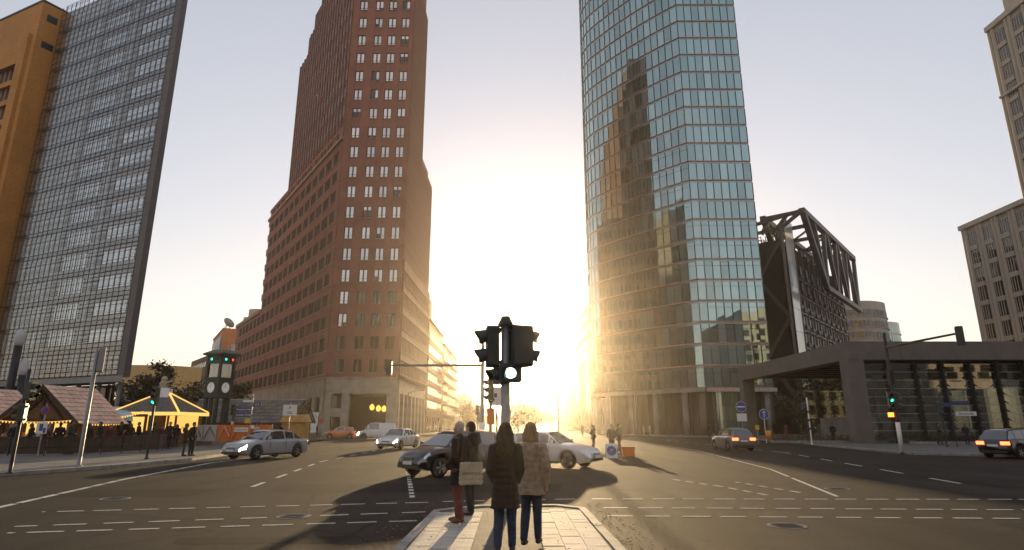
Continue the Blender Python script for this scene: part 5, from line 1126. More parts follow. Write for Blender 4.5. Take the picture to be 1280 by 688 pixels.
# small kiosk with blue canopy between hut and stall
kp = at_y(147, 532, 45); kk = empty('blue_kiosk', (kp.x, kp.y, .12), label='small kiosk with a curved pale blue canopy beside the pink-roofed hut', cat='kiosk')
m_ = MB(); m_.box(-1.0, -.6, 0, 1.4, 1.2, 1.0); m_.box(-1, .9, 1, 1.4, 1.2, 2.4); m_.build('counter', M['timber_dark'], kk)
for i in range(7):
    a0, a1 = R(180 - 180 * i / 7), R(180 - 180 * (i + 1) / 7)
    m_ = MB(); m_.obox([(-.4 + .95 * math.cos(a0), -1.0, 1.9 + .75 * math.sin(a0)), (-.4 + .95 * math.cos(a1), -1.0, 1.9 + .75 * math.sin(a1)), (-.4 + .95 * math.cos(a1), 1, 1.9 + .75 * math.sin(a1)), (-.4 + .95 * math.cos(a0), 1, 1.9 + .75 * math.sin(a0)),
        (-.4 + 1.0 * math.cos(a0), -1.0, 1.9 + .8 * math.sin(a0)), (-.4 + 1.0 * math.cos(a1), -1.0, 1.9 + .8 * math.sin(a1)), (-.4 + 1.0 * math.cos(a1), 1, 1.9 + .8 * math.sin(a1)), (-.4 + 1.0 * math.cos(a0), 1, 1.9 + .8 * math.sin(a0))]); m_.build('canopy_strip', mat('canopy_%d' % (i % 2), ((.12, .42, .5), (.55, .66, .66))[i % 2], .5), kk)
m_ = MB(); m_.box(.5, .8, 1.1, 1.35, .9, 2.2); m_.build('lit_back_wall', M['warm_light'], kk)
tk = empty('flat_canopy', tuple(at_y(135, 532, 56)), label='flat white market canopy behind the pink-roofed hut', cat='canopy'); tk.location.z = .12
m_ = MB(); m_.box(-4.5, 0, 3.0, 5.5, 3, 3.25); m_.build('roof', M['white'], tk)
for x in (-4, -1, 2, 5): m_ = MB(); m_.box(x - .07, .1, 0, x + .07, .24, 3); m_.build('post', M['dark_metal'], tk)
m_ = MB(); m_.box(-4.3, 2.6, 0, 5.3, 2.8, 3.0); m_.build('back_wall', M['timber_dark'], tk)
# long hut with weathered shingle roof
lh = empty('long_hut', tuple(at_y(300, 532, 64)), label='long low hut with a weathered grey shingle roof and ochre gable end', cat='market hut'); lh.location.z = .12
xl = at_y(232, 532, 64).x - lh.location.x; xr = at_y(366, 532, 64).x - lh.location.x; ze_, zr_ = 2.2, 4.25
m_ = MB(); m_.box(xl, 0, 0, xr, 5.6, ze_); m_.add([(xr, 0, ze_), (xr, 5.6, ze_), (xr, 2.8, zr_ - .05), (xr - .3, 0, ze_), (xr - .3, 5.6, ze_), (xr - .3, 2.8, zr_ - .05)], [(0, 1, 2), (3, 5, 4), (0, 2, 5, 3), (1, 4, 5, 2)]); m_.build('wall', M['timber'], lh)
roof_rows(lh, (xl - .3, -.6, ze_ - .4), (xr - .9, -.6, ze_ - .4), (xl - .3, 2.8, zr_), (xr + .2, 2.8, zr_), M['grey_shingle'], 7, 22, name='shingle')
roof_rows(lh, (xr + .2, 6.2, ze_ - .4), (xl - .3, 6.2, ze_ - .4), (xr + .2, 2.8, zr_), (xl - .3, 2.8, zr_), M['grey_shingle'], 3, 8, name='shingle')
m_ = MB(); m_.bar((xl - .3, 2.8, zr_ + .06), (xr + .25, 2.8, zr_ + .06), .3, .14); m_.build('ridge_cap', M['plaster_grey'], lh)
M['ochre_wood'] = mat('ochre_wood', (.42, .22, .05), .7, var=.25, scale=2)
m_ = MB(); m_.box(xr - .6, -1.5, 0, xr + 1.6, .4, 1.9); m_.build('gable_porch', M['ochre_wood'], lh)
m_ = MB(); m_.obox([(xr - .8, -1.7, 1.9), (xr + 1.8, -1.7, 1.9), (xr + 1.8, .5, 1.9), (xr - .8, .5, 1.9), (xr - .5, -1.4, 2.6), (xr + 1.5, -1.4, 2.6), (xr + 1.5, .4, 2.7), (xr - .5, .4, 2.7)]); m_.build('porch_roof', M['ochre_wood'], lh)
for sx in (-1, 1): m_ = MB(); m_.bar((xr + .35, 2.8 + sx * 3.3, ze_ - .35), (xr + .35, 2.8, zr_ + .05), .12, .22); m_.build('barge_board', M['timber_dark'], lh)
# printed fence banners
M['banner_orange'] = mat('banner_orange', (.72, .17, .03), .6, var=.1); M['banner_grey'] = mat('banner_grey', (.52, .50, .50), .6, var=.1); M['banner_dark'] = mat('banner_dark', (.10, .10, .11), .6)
fn = empty('banner_fence', tuple(at_y(310, 532, 50.5)), label='low fence hung with grey and orange printed banners at the pavement edge', cat='fence'); fn.location.z = .12
xs = [at_y(p, 532, 50.5).x - fn.location.x for p in (221, 238, 255, 272, 290, 308, 326, 340)]
for i in range(7):
    a_, b_ = xs[i], xs[i + 1]; m_ = MB(); m_.box(a_ + .03, -.03, .35, b_ - .03, .03, 1.62); p_ = m_.build('banner', M['banner_grey'] if i < 3 else M['banner_orange'], fn)
    m_ = MB(); m_.bar((a_ + .15, -.045, .5), ((a_ + b_) / 2, -.045, 1.5), .2, .02); m_.bar(((a_ + b_) / 2, -.045, 1.5), (b_ - .1, -.045, .7), .16, .02); m_.build('banner_print', M['banner_dark'] if i < 3 else M['white' if i == 3 else 'ochre_wood'], p_)
for x in xs: m_ = MB(); m_.box(x - .03, .035, 0, x + .03, .09, 1.7); m_.build('post', M['pole'], fn)
# railing and low planted strips
def planter(px0, px1, Y, label, cols, h=.55):
    a_ = at_y(px0, 540, Y); b_ = at_y(px1, 540, Y); t = empty('planting_strip', (a_.x, Y, .12), label=label, cat='planting'); L_ = b_.x - a_.x
    m_ = MB(); m_.box(0, -.3, 0, L_, .6, .22); m_.build('kerb_box', M['kerb'], t)
    for ci, c in enumerate(cols):
        m_ = MB()
        for i in range(int(L_ * 90)):
            p = Vector((random.uniform(0, L_), random.uniform(-.4, .7), .2 + h * random.random() ** 1.3)); s_ = random.uniform(.05, .11); d1 = Vector((random.uniform(-1, 1), random.uniform(-1, 1), random.uniform(-.6, 1))).normalized() * s_; d2 = Vector((random.uniform(-1, 1), random.uniform(-1, 1), random.uniform(-1, 1))).normalized() * s_ * .6
            m_.add([p - d1, p + d2, p + d1, p - d2], [(0, 1, 2, 3)])
        tag(m_.build('leaves', mat('strip_leaf_%d' % ci, c, .7, rand=.5, island=True), t), kind='stuff')
planter(965, 1105, 58, 'strip of reddish low shrubs before the shaded side of the pavilion', [(.16, .055, .02), (.07, .06, .02)])
planter(1140, 1275, 54.5, 'strip of dark low shrubs along the foot of the pavilion glass', [(.07, .04, .02), (.04, .045, .02)])
planter(330, 400, 72, 'strip of brown shrubs at the foot of the stone base', [(.14, .08, .03), (.07, .06, .025)])

# goods on the counters and strings of small bulbs
def goods(root, x0, x1, y, z, n, name='goods'):
    for ci, c in enumerate(((.5, .12, .05), (.55, .40, .12), (.10, .22, .25), (.45, .42, .38))):
        m_ = MB()
        for i in range(n // 4): x = random.uniform(x0, x1); h = random.uniform(.08, .28); w = random.uniform(.04, .12); m_.box(x - w, y - w, z, x + w, y + w, z + h)
        tag(m_.build(name, mat('goods_%d' % ci, c, .6), root), kind='stuff')
def bulbs(root, a, b, n, sag=.25):
    m_ = MB(); a = Vector(a); b = Vector(b)
    for i in range(n + 1):
        t_ = i / n; p = a.lerp(b, t_) - Vector((0, 0, sag * 4 * t_ * (1 - t_))); m_.lathe([(.01, .06), (.045, .02), (.045, -.03), (.01, -.06)], p, 6)
        if i: q = a.lerp(b, (i - 1) / n) - Vector((0, 0, sag * 4 * ((i - 1) / n) * (1 - (i - 1) / n))); m_.tube(q + Vector((0, 0, .06)), p + Vector((0, 0, .06)), .012, n=4)
    tag(m_.build('string_of_bulbs', M['warm_light'], root), kind='stuff')
for o in list(COL.objects):
    if o.name.startswith('market_hut'): goods(o, -2.1, 2.1, -.3, .9, 28); bulbs(o, (-2.5, -.52, 1.85), (2.5, -.52, 1.85), 22, .12); bulbs(o, (2.75, -.4, 1.75), (2.95, 4.2, 1.75), 18, .15)
goods(stl, -2.0, .4, -1.7, .95, 40); goods(stl, 1.3, 2.1, -1.7, .95, 16); goods(kk, -.9, 1.3, -.3, 1.0, 28); bulbs(kk, (-1.2, -1.0, 2.2), (2.2, -.8, 2.5), 20)
bulbs(tk, (-4.3, -.05, 2.9), (5.3, -.05, 2.9), 40, .1)

# ---------------------------------------------------------------- trees
M['bark'] = mat('bark', (0.075, 0.055, 0.04), 0.9, var=.3, scale=4, bump=.4, bscale=12)
LEAF = {'green': mat('leaf_green', (0.065, 0.075, 0.025), .6, rand=.55, island=True), 'brown': mat('leaf_brown', (0.12, 0.075, 0.025), .6, rand=.5, island=True),
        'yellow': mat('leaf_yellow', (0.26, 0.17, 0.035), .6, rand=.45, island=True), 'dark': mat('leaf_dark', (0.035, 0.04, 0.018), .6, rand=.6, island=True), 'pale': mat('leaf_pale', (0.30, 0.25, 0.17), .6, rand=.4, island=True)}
def tree(x, y, h, r, label, kinds, n_leaf=2200, leaf=.22, bare=.0, crown0=.3, group=None, z0=0.1):
    t = empty('tree', (x, y, z0), label=label, cat='tree', group=group); rnd = random.Random(int(x * 131 + y * 17 + h * 7))
    tr = MB(); tips = []
    def limb(p, d, l, rad, lv):
        q = p + d * l; tr.tube(p, q, rad, rad * .68, n=7 if lv < 2 else 5, cap=False)
        if lv >= 3: tips.append(q); return
        for i in range(3 if lv else 6):
            a = rnd.uniform(0, 6.28); sp = rnd.uniform(.35, .85); s_ = d.orthogonal().normalized(); s_.rotate(Quaternion(d, a))
            limb(p + d * l * rnd.uniform(.55, 1.0), (d * (1 - sp * .4) + s_ * sp + Vector((0, 0, .12))).normalized(), l * rnd.uniform(.5, .75) * (1 if lv else r / h * 1.5), rad * .55, lv + 1)
    limb(Vector((0, 0, 0)), Vector((rnd.uniform(-.04, .04), rnd.uniform(-.04, .04), 1)).normalized(), h * max(crown0 + .12, .3), h * .022 + .05, 0)
    tr.build('trunk', M['bark'], t, None, None, True)
    clumps = []
    for i in range(34):
        u = Vector((rnd.gauss(0, 1), rnd.gauss(0, 1), rnd.gauss(0, 1))).normalized() * (rnd.random() ** .4); zc_ = h * (crown0 + (1 - crown0) * .5)
        clumps.append((Vector((u.x * r * rnd.uniform(.65, 1.0), u.y * r * .9, zc_ + u.z * h * (1 - crown0) * .5)), r * rnd.uniform(.18, .36)))
    for q in tips[::3]: clumps.append((q, r * rnd.uniform(.2, .3)))
    for ki, (kd, sh) in enumerate(kinds):
        lf = MB(); cl = [c for i, c in enumerate(clumps) if (i * 7919 % 100) / 100 < .75] if bare == 0 else [c for c in clumps if rnd.random() > bare]
        for i in range(int(n_leaf * sh * 1.3)):
            c, cr = rnd.choice(cl); u = Vector((rnd.gauss(0, .55), rnd.gauss(0, .55), rnd.gauss(0, .45))) * cr; p = c + u
            if p.z < h * crown0 * .6: continue
            s_ = leaf * rnd.uniform(.7, 1.5); a = Vector((rnd.uniform(-1, 1), rnd.uniform(-1, 1), rnd.uniform(-.7, .7))).normalized(); b = a.cross(Vector((rnd.uniform(-1, 1), rnd.uniform(-1, 1), 1))).normalized() * .55
            lf.add([p - a * s_, p + b * s_, p + a * s_, p - b * s_], [(0, 1, 2, 3)])
        tag(lf.build('crown', LEAF[kd], t), kind='stuff')
    return t
q = at_y(184, 532, 98); tree(q.x, 98, 11.6, 4.6, 'broad dense olive green tree between the louvred glass tower and the lit stall', [('green', .75), ('brown', .35)], 5200, .26, crown0=.12)
q = at_y(250, 532, 104); tree(q.x, 104, 9.4, 4.4, 'brown-leaved tree left of the clock tower', [('brown', .6), ('green', .4)], 3400, .26, crown0=.15)
q = at_y(292, 532, 96); tree(q.x, 96, 8.6, 3.4, 'brown-leaved tree between the clock tower and the brick wing', [('brown', .7), ('green', .3)], 2600, .25, crown0=.15)
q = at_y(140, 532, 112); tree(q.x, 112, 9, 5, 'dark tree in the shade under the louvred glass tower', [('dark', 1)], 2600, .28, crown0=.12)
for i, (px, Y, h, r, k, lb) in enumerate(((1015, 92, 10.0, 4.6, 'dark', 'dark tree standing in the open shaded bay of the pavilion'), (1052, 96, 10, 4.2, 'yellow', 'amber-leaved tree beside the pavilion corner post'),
        (1095, 90, 9.5, 4.2, 'yellow', 'yellow-green tree seen through the first pavilion panes'), (1128, 94, 9.0, 3.8, 'brown', 'golden brown tree seen through the second bay of pavilion panes'), (1165, 92, 8.6, 3.9, 'pale', 'pale almost bare tree seen through the middle pavilion panes'))):
    q = at_y(px, 532, Y); tree(q.x, Y, h, r, lb, [(k, .7), ('green', .3)], 3000, .24, bare=.35 if k == 'pale' else 0, crown0=.1)
c_ = 0
for px, Y, h, r, k, lb in ((648, 122, 6.2, 3.0, 'yellow', 'golden round-headed tree on the central strip just right of the big signal post'), (664, 160, 8.0, 3.6, 'yellow', 'golden tree second to the right of the big signal post'), (676, 205, 9.5, 4.2, 'brown', 'backlit brown tree far down the middle of the street'),
        (655, 260, 10, 5, 'brown', 'hazy tree at the far end of the street, right of centre'), (586, 150, 7.5, 3.0, 'brown', 'thin brown tree on the left kerb beyond the balcony block'), (592, 190, 8.5, 3.5, 'brown', 'second thin brown tree along the left kerb'), (602, 240, 10, 4.5, 'yellow', 'hazy yellow tree at the far left end of the street'),
        (616, 330, 11, 7, 'brown', 'far wide tree closing the street behind the gantry post'), (640, 360, 11, 8, 'brown', 'far wide tree closing the street behind the big signal post'), (668, 340, 11, 7, 'brown', 'far wide tree closing the street below the sun'), (690, 250, 12, 5, 'yellow', 'tall ochre tree before the far ochre block')):
    q = at_y(px, 532, Y); tree(q.x, Y, h, r, lb, [(k, .7), ('green', .25)], 1700, .3, crown0=.18, group='street trees', z0=0)
# far-off wood that closes the horizon
def far_wood(name, x0, x1, y, h, n, label):
    m_ = MB(); rnd = random.Random(int(y))
    for i in range(n):
        x = rnd.uniform(x0, x1); hh = h * (.55 + .45 * noise.noise((x * .02, y, 0)) + .25); z = hh * rnd.random() ** .6; s_ = rnd.uniform(.8, 1.8); p = Vector((x, y + rnd.uniform(-12, 12), z))
        a = Vector((rnd.uniform(-1, 1), rnd.uniform(-1, 1), rnd.uniform(-.7, .7))).normalized() * s_; b = a.cross(Vector((rnd.uniform(-1, 1), rnd.uniform(-1, 1), 1))).normalized() * .7 * s_
        m_.add([p - a, p + b, p + a, p - b], [(0, 1, 2, 3)])
    tag(m_.build(name, LEAF['brown']), label, 'woodland', kind='stuff')
far_wood('far_wood', -120, 130, 620, 12, 9000, 'far-off line of trees closing the street at the horizon')
far_wood('far_wood', -330, -100, 330, 12, 7000, 'dark far-off trees behind the market huts')

# ---------------------------------------------------------------- cars
def lerp_tab(tab, x):
    if x <= tab[0][0]: return tab[0][1]
    for (x0, y0), (x1, y1) in zip(tab[:-1], tab[1:]):
        if x <= x1:
            t_ = (x - x0) / (x1 - x0); t_ = t_ * t_ * (3 - 2 * t_) * .5 + t_ * .5; return y0 + (y1 - y0) * t_
    return tab[-1][1]
def paint_mat(name, col, rough=.28):
    m = mat(name, col, rough, var=.04, scale=2); b = m.node_tree.nodes['Principled BSDF']; b.inputs['Coat Weight'].default_value = .7; b.inputs['Coat Roughness'].default_value = .05; return m
M['tyre'] = mat('tyre', (.015, .015, .015), .85, bump=.2, bscale=40); M['rim'] = mat('rim', (.45, .45, .45), .3, .9); M['car_glass'] = glass_mat('car_glass', (.012, .014, .014), .03, .12, rand=.2)
M['headlight'] = mat('headlight_on', (.9, .9, .85), .1, emit=(1, .93, .78), estr=4); M['headlight_off'] = mat('headlight', (.6, .6, .6), .08, .6); M['taillight'] = mat('taillight_on', (.5, .02, .01), .2, emit=(1, .10, .03), estr=2.2); M['indicator'] = mat('indicator_on', (.8, .25, .02), .2, emit=(1, .35, .04), estr=2.2)
M['trim'] = mat('black_trim', (.02, .02, .02), .5); M['number_plate'] = mat('number_plate', (.7, .7, .66), .5)
SHAPES = {
 'sedan': dict(L=4.7, W=.90, belt=[(-2.35, .86), (-2.1, .98), (-1.3, .98), (0, .95), (.9, .97), (1.3, .93), (2.0, .80), (2.3, .62), (2.35, .55)], cab=[(-1.75, 0.0), (-1.1, .40), (-.5, .475), (0, .49), (.35, .45), (1.05, 0.0)], axle=(-1.36, 1.42), hwt=[(-2.35, .68), (-2.2, .82), (-1.5, .895), (0, .90), (1.5, .89), (2.1, .82), (2.35, .62)]),
 'hatch': dict(L=4.1, W=.87, belt=[(-2.05, .82), (-1.95, .97), (-1.3, 1.0), (0, .97), (.8, .98), (1.2, .95), (1.75, .84), (2.0, .64), (2.05, .56)], cab=[(-1.98, 0.0), (-1.55, .45), (-.6, .53), (0, .53), (.3, .48), (1.1, 0.0)], axle=(-1.25, 1.28), hwt=[(-2.05, .72), (-1.9, .83), (-1.2, .865), (0, .87), (1.3, .86), (1.85, .79), (2.05, .6)]),
 'van': dict(L=5.0, W=.96, belt=[(-2.5, .95), (-2.4, 1.08), (0, 1.10), (1.4, 1.12), (1.9, 1.05), (2.4, .88), (2.5, .6)], cab=[(-2.46, 0.1), (-2.38, .84), (-1, .90), (.4, .90), (.9, .82), (1.75, 0.0)], axle=(-1.5, 1.6), hwt=[(-2.5, .86), (-2.35, .95), (0, .96), (1.8, .95), (2.3, .86), (2.5, .7)])}
def build_car(shape, paint, label, head_on=True, tail_on=False, cat='car', group=None):
    d_ = SHAPES[shape]; L_ = d_['L']; root = empty('parked_car' if False else 'car', label=label, cat=cat, group=group)
    N = 56; RW = .325; xs = [-L_ / 2 + L_ * i / N for i in range(N + 1)]; sec = []
    for x in xs:
        hw = lerp_tab(d_['hwt'], x); zb = lerp_tab(d_['belt'], x); e = min((x + L_ / 2), (L_ / 2 - x)); zl = .22 + max(0, .14 - e * .35)
        za = zl
        for ax in d_['axle']:
            dx = abs(x - ax)
            if dx < RW + .05: za = max(za, .33 + math.sqrt(max(0, (RW + .06) ** 2 - dx * dx)))
        zm = max(.52, za + .06); zm = min(zm, zb - .14)
        s_ = [(0, zl), (hw * .70, zl), (hw * .72, max(zl, za - .01)), (hw * .955, za), (hw * .985, za + .05 if za < zm else zm), (hw, max(zm, za + .06)), (hw * .985, max(zb - .13, zm + .02)), (hw * .94, zb - .035), (hw * .86, zb), (hw * .45, zb + .035), (0, zb + .045)]
        sec.append([(x, y, z) for y, z in s_] + [(x, -y, z) for y, z in s_[-2:0:-1]])
    k = len(sec[0]); m_ = MB(); fl_ = [p for s_ in sec for p in s_]; hl = {1: [], -1: []}; bf = []
    for i in range(N):
        for j in range(k):
            f = (i * k + j, i * k + (j + 1) % k, (i + 1) * k + (j + 1) % k, (i + 1) * k + j)
            if L_ / 2 - .40 < xs[i] and j in (5, 6, 13, 14) and not (j in (5, 14) and xs[i] < L_ / 2 - .28): hl[1 if j < 10 else -1].append(f)
            else: bf.append(f)
    m_.add(fl_, bf + [tuple(range(k))[::-1], tuple(N * k + j for j in range(k))])
    for s_ in (1, -1): h_ = MB(); h_.add(fl_, hl[s_]); hm_ = h_.build('headlight', M['headlight'] if head_on else M['headlight_off'], root); bmq = bmesh.new(); bmq.from_mesh(hm_.data); bmesh.ops.delete(bmq, geom=[v for v in bmq.verts if not v.link_faces], context='VERTS'); bmq.to_mesh(hm_.data); bmq.free()
    body = m_.build('body', paint, root, None, None, True)
    # cabin: roof and pillars in paint, panes set into it
    c0, c1 = d_['cab'][0][0], d_['cab'][-1][0]; n2 = 30; roof = MB(); gls = {}
    cx = [c0 + (c1 - c0) * i / n2 for i in range(n2 + 1)]; hz_ = [lerp_tab(d_['cab'], x) for x in cx]; hmax = max(hz_); rows = []
    for x, h in zip(cx, hz_):
        zb = lerp_tab(d_['belt'], x) + .01; hb = lerp_tab(d_['hwt'], x) * .87; ht = hb - .20 * (h / hmax); zt = zb + h
        rows.append([(x, hb, zb - .05), (x, hb - (hb - ht) * .08, zb + h * .08), (x, ht + .035, zt - .045 * min(1, h / .3)), (x, ht - .05, zt), (x, ht * .5, zt + .03 * (h / hmax)), (x, 0, zt + .04 * (h / hmax))])
    inside = lambda x, a, b: a < x < b
    pill = (c0 + .62 * (1 if shape != 'van' else .5), (c0 + c1) / 2 - .12, c1 - .62 if shape == 'van' else c1 - .55)
    for side in (1, -1):
        for i in range(n2):
            a, b = rows[i], rows[i + 1]; xm = (cx[i] + cx[i + 1]) / 2; hm = (hz_[i] + hz_[i + 1]) / 2
            for j in range(5):
                q_ = [a[j], b[j], b[j + 1], a[j + 1]]; q_ = [(p[0], p[1] * side, p[2]) for p in q_]
                if side < 0: q_ = q_[::-1]
                slope = abs(hz_[i + 1] - hz_[i]) / (cx[i + 1] - cx[i]); key = None
                if j == 1 and .10 < hm and not any(abs(xm - p) < .055 for p in pill): key = 'side_window'
                if j >= 3 and slope > .33: key = 'windscreen' if xm > 0 else 'rear_window'
                if key == 'side_window' and shape == 'van' and xm < -.2: key = None
                (roof if key is None else gls.setdefault(key, MB())).add(q_, [(0, 1, 2, 3)])
    roof.build('roof', paint, root, None, None, True)
    for kx, m2 in gls.items(): m2.build(kx, M['car_glass'], root, None, None, True)
    F_ = L_ / 2
    for s_ in (1, -1):
        hwf = lerp_tab(d_['hwt'], F_ - .16); zh = lerp_tab(d_['belt'], F_ - .12) - .09
        hwr = lerp_tab(d_['hwt'], -F_ + .12); zt = lerp_tab(d_['belt'], -F_ + .1) - .14
        m_ = MB(); m_.box(-F_ - .012, min(s_ * .40, s_ * (hwr - .02)), zt - .12, -F_ + .10, max(s_ * .40, s_ * (hwr - .02)), zt + .05); m_.build('tail_light', M['taillight'] if tail_on else mat('taillight_off', (.25, .02, .02), .2) if 'tl' not in M else M['tl'], root)
        m_ = MB(); zz = lerp_tab(d_['belt'], c1 - .35); m_.obox([(c1 - .38, s_ * .86, zz + .03), (c1 - .26, s_ * .86, zz + .03), (c1 - .24, s_ * 1.02, zz + .04), (c1 - .38, s_ * 1.03, zz + .04), (c1 - .38, s_ * .86, zz + .13), (c1 - .28, s_ * .86, zz + .13), (c1 - .27, s_ * 1.02, zz + .17), (c1 - .38, s_ * 1.03, zz + .17)]); m_.build('wing_mirror', paint, root)
        for xd in ((c0 + c1) / 2 - .12, (c0 + c1) / 2 + .95, (c0 + c1) / 2 - .95):
            m_ = MB(); hwd = lerp_tab(d_['hwt'], xd); zz = lerp_tab(d_['belt'], xd); m_.box(xd - .006, s_ * hwd * .99 - .004, .42 if abs(xd - d_['axle'][0]) > .4 else .75, xd + .006, s_ * hwd * .99 + .012, zz - .06); m_.build('door_gap', M['trim'], root)
        for xd in ((c0 + c1) / 2 - .02, (c0 + c1) / 2 - .95):
            m_ = MB(); hwd = lerp_tab(d_['hwt'], xd); m_.box(xd - .1, s_ * hwd - .01, .80, xd + .1, s_ * hwd + .028, .83); m_.build('door_handle', paint, root)
        m_ = MB(); m_.box(d_['axle'][0] + .42, s_ * .868 - .03, .2, d_['axle'][1] - .42, s_ * .868 + .03, .29); m_.build('sill', M['trim'], root)
        for ax in d_['axle']:
            w_ = empty('wheel', (ax, s_ * (lerp_tab(d_['hwt'], ax) - .12), RW), parent=root)
            m_ = MB(); m_.lathe([(RW * .62, -.1), (RW * .93, -.1), (RW, -.07), (RW, .07), (RW * .93, .1), (RW * .62, .1)], n=28, axis='Y'); m_.build('tyre', M['tyre'], w_, None, None, True)
            m_ = MB(); m_.lathe([(RW * .64, -.08), (RW * .6, -.06), (RW * .55, -.085 * s_ if False else -.04), (RW * .55, .04), (RW * .64, .08)], n=24, axis='Y')
            for sp_i in range(5):
                a = 2 * PI * sp_i / 5; m_.bar((.03 * math.cos(a), -s_ * -.07, .03 * math.sin(a)), (RW * .58 * math.cos(a), s_ * .075, RW * .58 * math.sin(a)), .06, .05)
            m_.lathe([(.05, -.085), (.05, .085)], n=12, axis='Y'); m_.build('rim', M['rim'], w_)
    zg = lerp_tab(d_['belt'], F_ - .1)
    m_ = MB(); m_.box(F_ - .12, -.30, zg - .24, F_ + .012, .30, zg - .03); gq = m_.build('grille', M['trim'], root)
    m_ = MB()
    for i in range(4): m_.box(F_ + .0, -.29, zg - .225 + i * .05, F_ + .02, .29, zg - .21 + i * .05)
    tag(m_.build('grille_bar', M['rim'], gq), kind='stuff')
    m_ = MB(); m_.box(F_ - .12, -.6, .30, F_ + .006, .6, .40); m_.build('air_intake', M['trim'], root)
    m_ = MB(); m_.box(F_ + .012, -.26, .42, F_ + .026, .26, .53); m_.build('number_plate', M['number_plate'], root)
    m_ = MB(); m_.box(-F_ - .022, -.26, .62, -F_ - .006, .26, .73); m_.build('number_plate', M['number_plate'], root)
    m_ = MB(); m_.box(-F_ - .006, -.66, .30, -F_ + .1, .66, .42); m_.build('bumper_trim', M['trim'], root)
    return root
M['tl'] = mat('taillight_off', (.25, .02, .02), .2)
P_ = {k: paint_mat('paint_' + k, c) for k, c in dict(white=(.62, .61, .60), silver=(.34, .34, .34), black=(.012, .012, .014), grey=(.10, .10, .105), orange=(.62, .16, .03), red=(.3, .02, .02), blue=(.03, .05, .12)).items()}
def place(car, x, y, dx, dy): car.location = (x, y, 0.0); car.rotation_euler = (0, 0, math.atan2(dy, dx)); return car
place(build_car('sedan', P_['white'], 'white saloon car turning right in the middle of the crossing', head_on=False), 1.45, 26.6, .86, -.52)
place(build_car('hatch', P_['black'], 'dark hatchback behind the two waiting men, nose to the left', head_on=False), -2.05, 22.6, -.72, -.69)
c = place(build_car('hatch', P_['black'], 'dark car with glowing orange tail lights leaving at the right edge', head_on=False, tail_on=True), 27.3, 33.6, .93, .36)
place(build_car('sedan', P_['silver'], 'silver saloon with its headlights on, nearest car on the left lanes', group='cars coming down the left lanes'), -13.2, 33.5, -.42, -.9)
place(build_car('sedan', P_['white'], 'white saloon with its headlights on, coming on between the silver saloon and the gantry', group='cars coming down the left lanes'), -8.6, 47, -.22, -.97)
place(build_car('van', P_['white'], 'white van passing in front of the stone base of the brick tower', head_on=True, cat='van'), -17.4, 80, -1, -.12)
place(build_car('hatch', P_['orange'], 'orange hatchback just left of the white van by the stone base', head_on=False), -22.6, 81.5, -1, -.2)
place(build_car('hatch', P_['grey'], 'grey hatchback with red tail lights, nearest car leaving on the right lanes', head_on=False, tail_on=True, group='cars leaving on the right lanes'), 15.6, 44, -.05, 1)
place(build_car('sedan', P_['silver'], 'silver saloon with red tail lights, leaving before the blue round signs', head_on=False, tail_on=True, group='cars leaving on the right lanes'), 20.6, 58, .05, 1)
# board, box and crate left on the roadway behind the white saloon
t = empty('folding_board', (5.35, 33.6, 0), label='small white folding board with a blue round emblem beside the white saloon', cat='sign')
m_ = MB(); m_.obox([(-.32, -.18, 0), (.32, -.18, 0), (.32, -.13, 0), (-.32, -.13, 0), (-.32, .0, .75), (.32, .0, .75), (.32, .04, .75), (-.32, .04, .75)]); m_.build('board', M['white'], t); m_ = MB(); m_.bar((-.28, .3, 0), (-.28, .03, .74), .04, .03); m_.bar((.28, .3, 0), (.28, .03, .74), .04, .03); m_.build('strut', M['pole'], t)
m_ = MB(); m_.lathe([(.26, 0), (.26, .012), (.2, .014)], n=24, axis='Y'); m_.build('emblem', M['blue'], t, (0, -.115, .38), (R(-13), 0, 0)); m_ = MB(); m_.bar((-.12, -.15, .3), (.1, -.12, .46), .05, .02); m_.bar((-.1, -.13, .46), (.12, -.13, .38), .05, .02); m_.build('emblem_mark', M['white'], t)
t = empty('orange_crate', (6.55, 35.2, 0), label='orange crate on the roadway at the feet of two dark-clad people', cat='crate')
m_ = MB(); m_.box(-.32, -.22, 0, .32, .22, .04)
for s_ in (-1, 1): m_.box(-.32, s_ * .22 - .02, .04, .32, s_ * .22 + .02, .5); m_.box(s_ * .30 - .02, -.2, .04, s_ * .30 + .02, .2, .5)
m_.build('body', M['orange_box'] if 'orange_box' in M else mat('crate_orange', (.75, .2, .03), .5), t); m_ = MB(); m_.box(-.35, -.25, .46, .35, .25, .52); m_.build('rim', mat('crate_rim', (.6, .16, .03), .5), t)

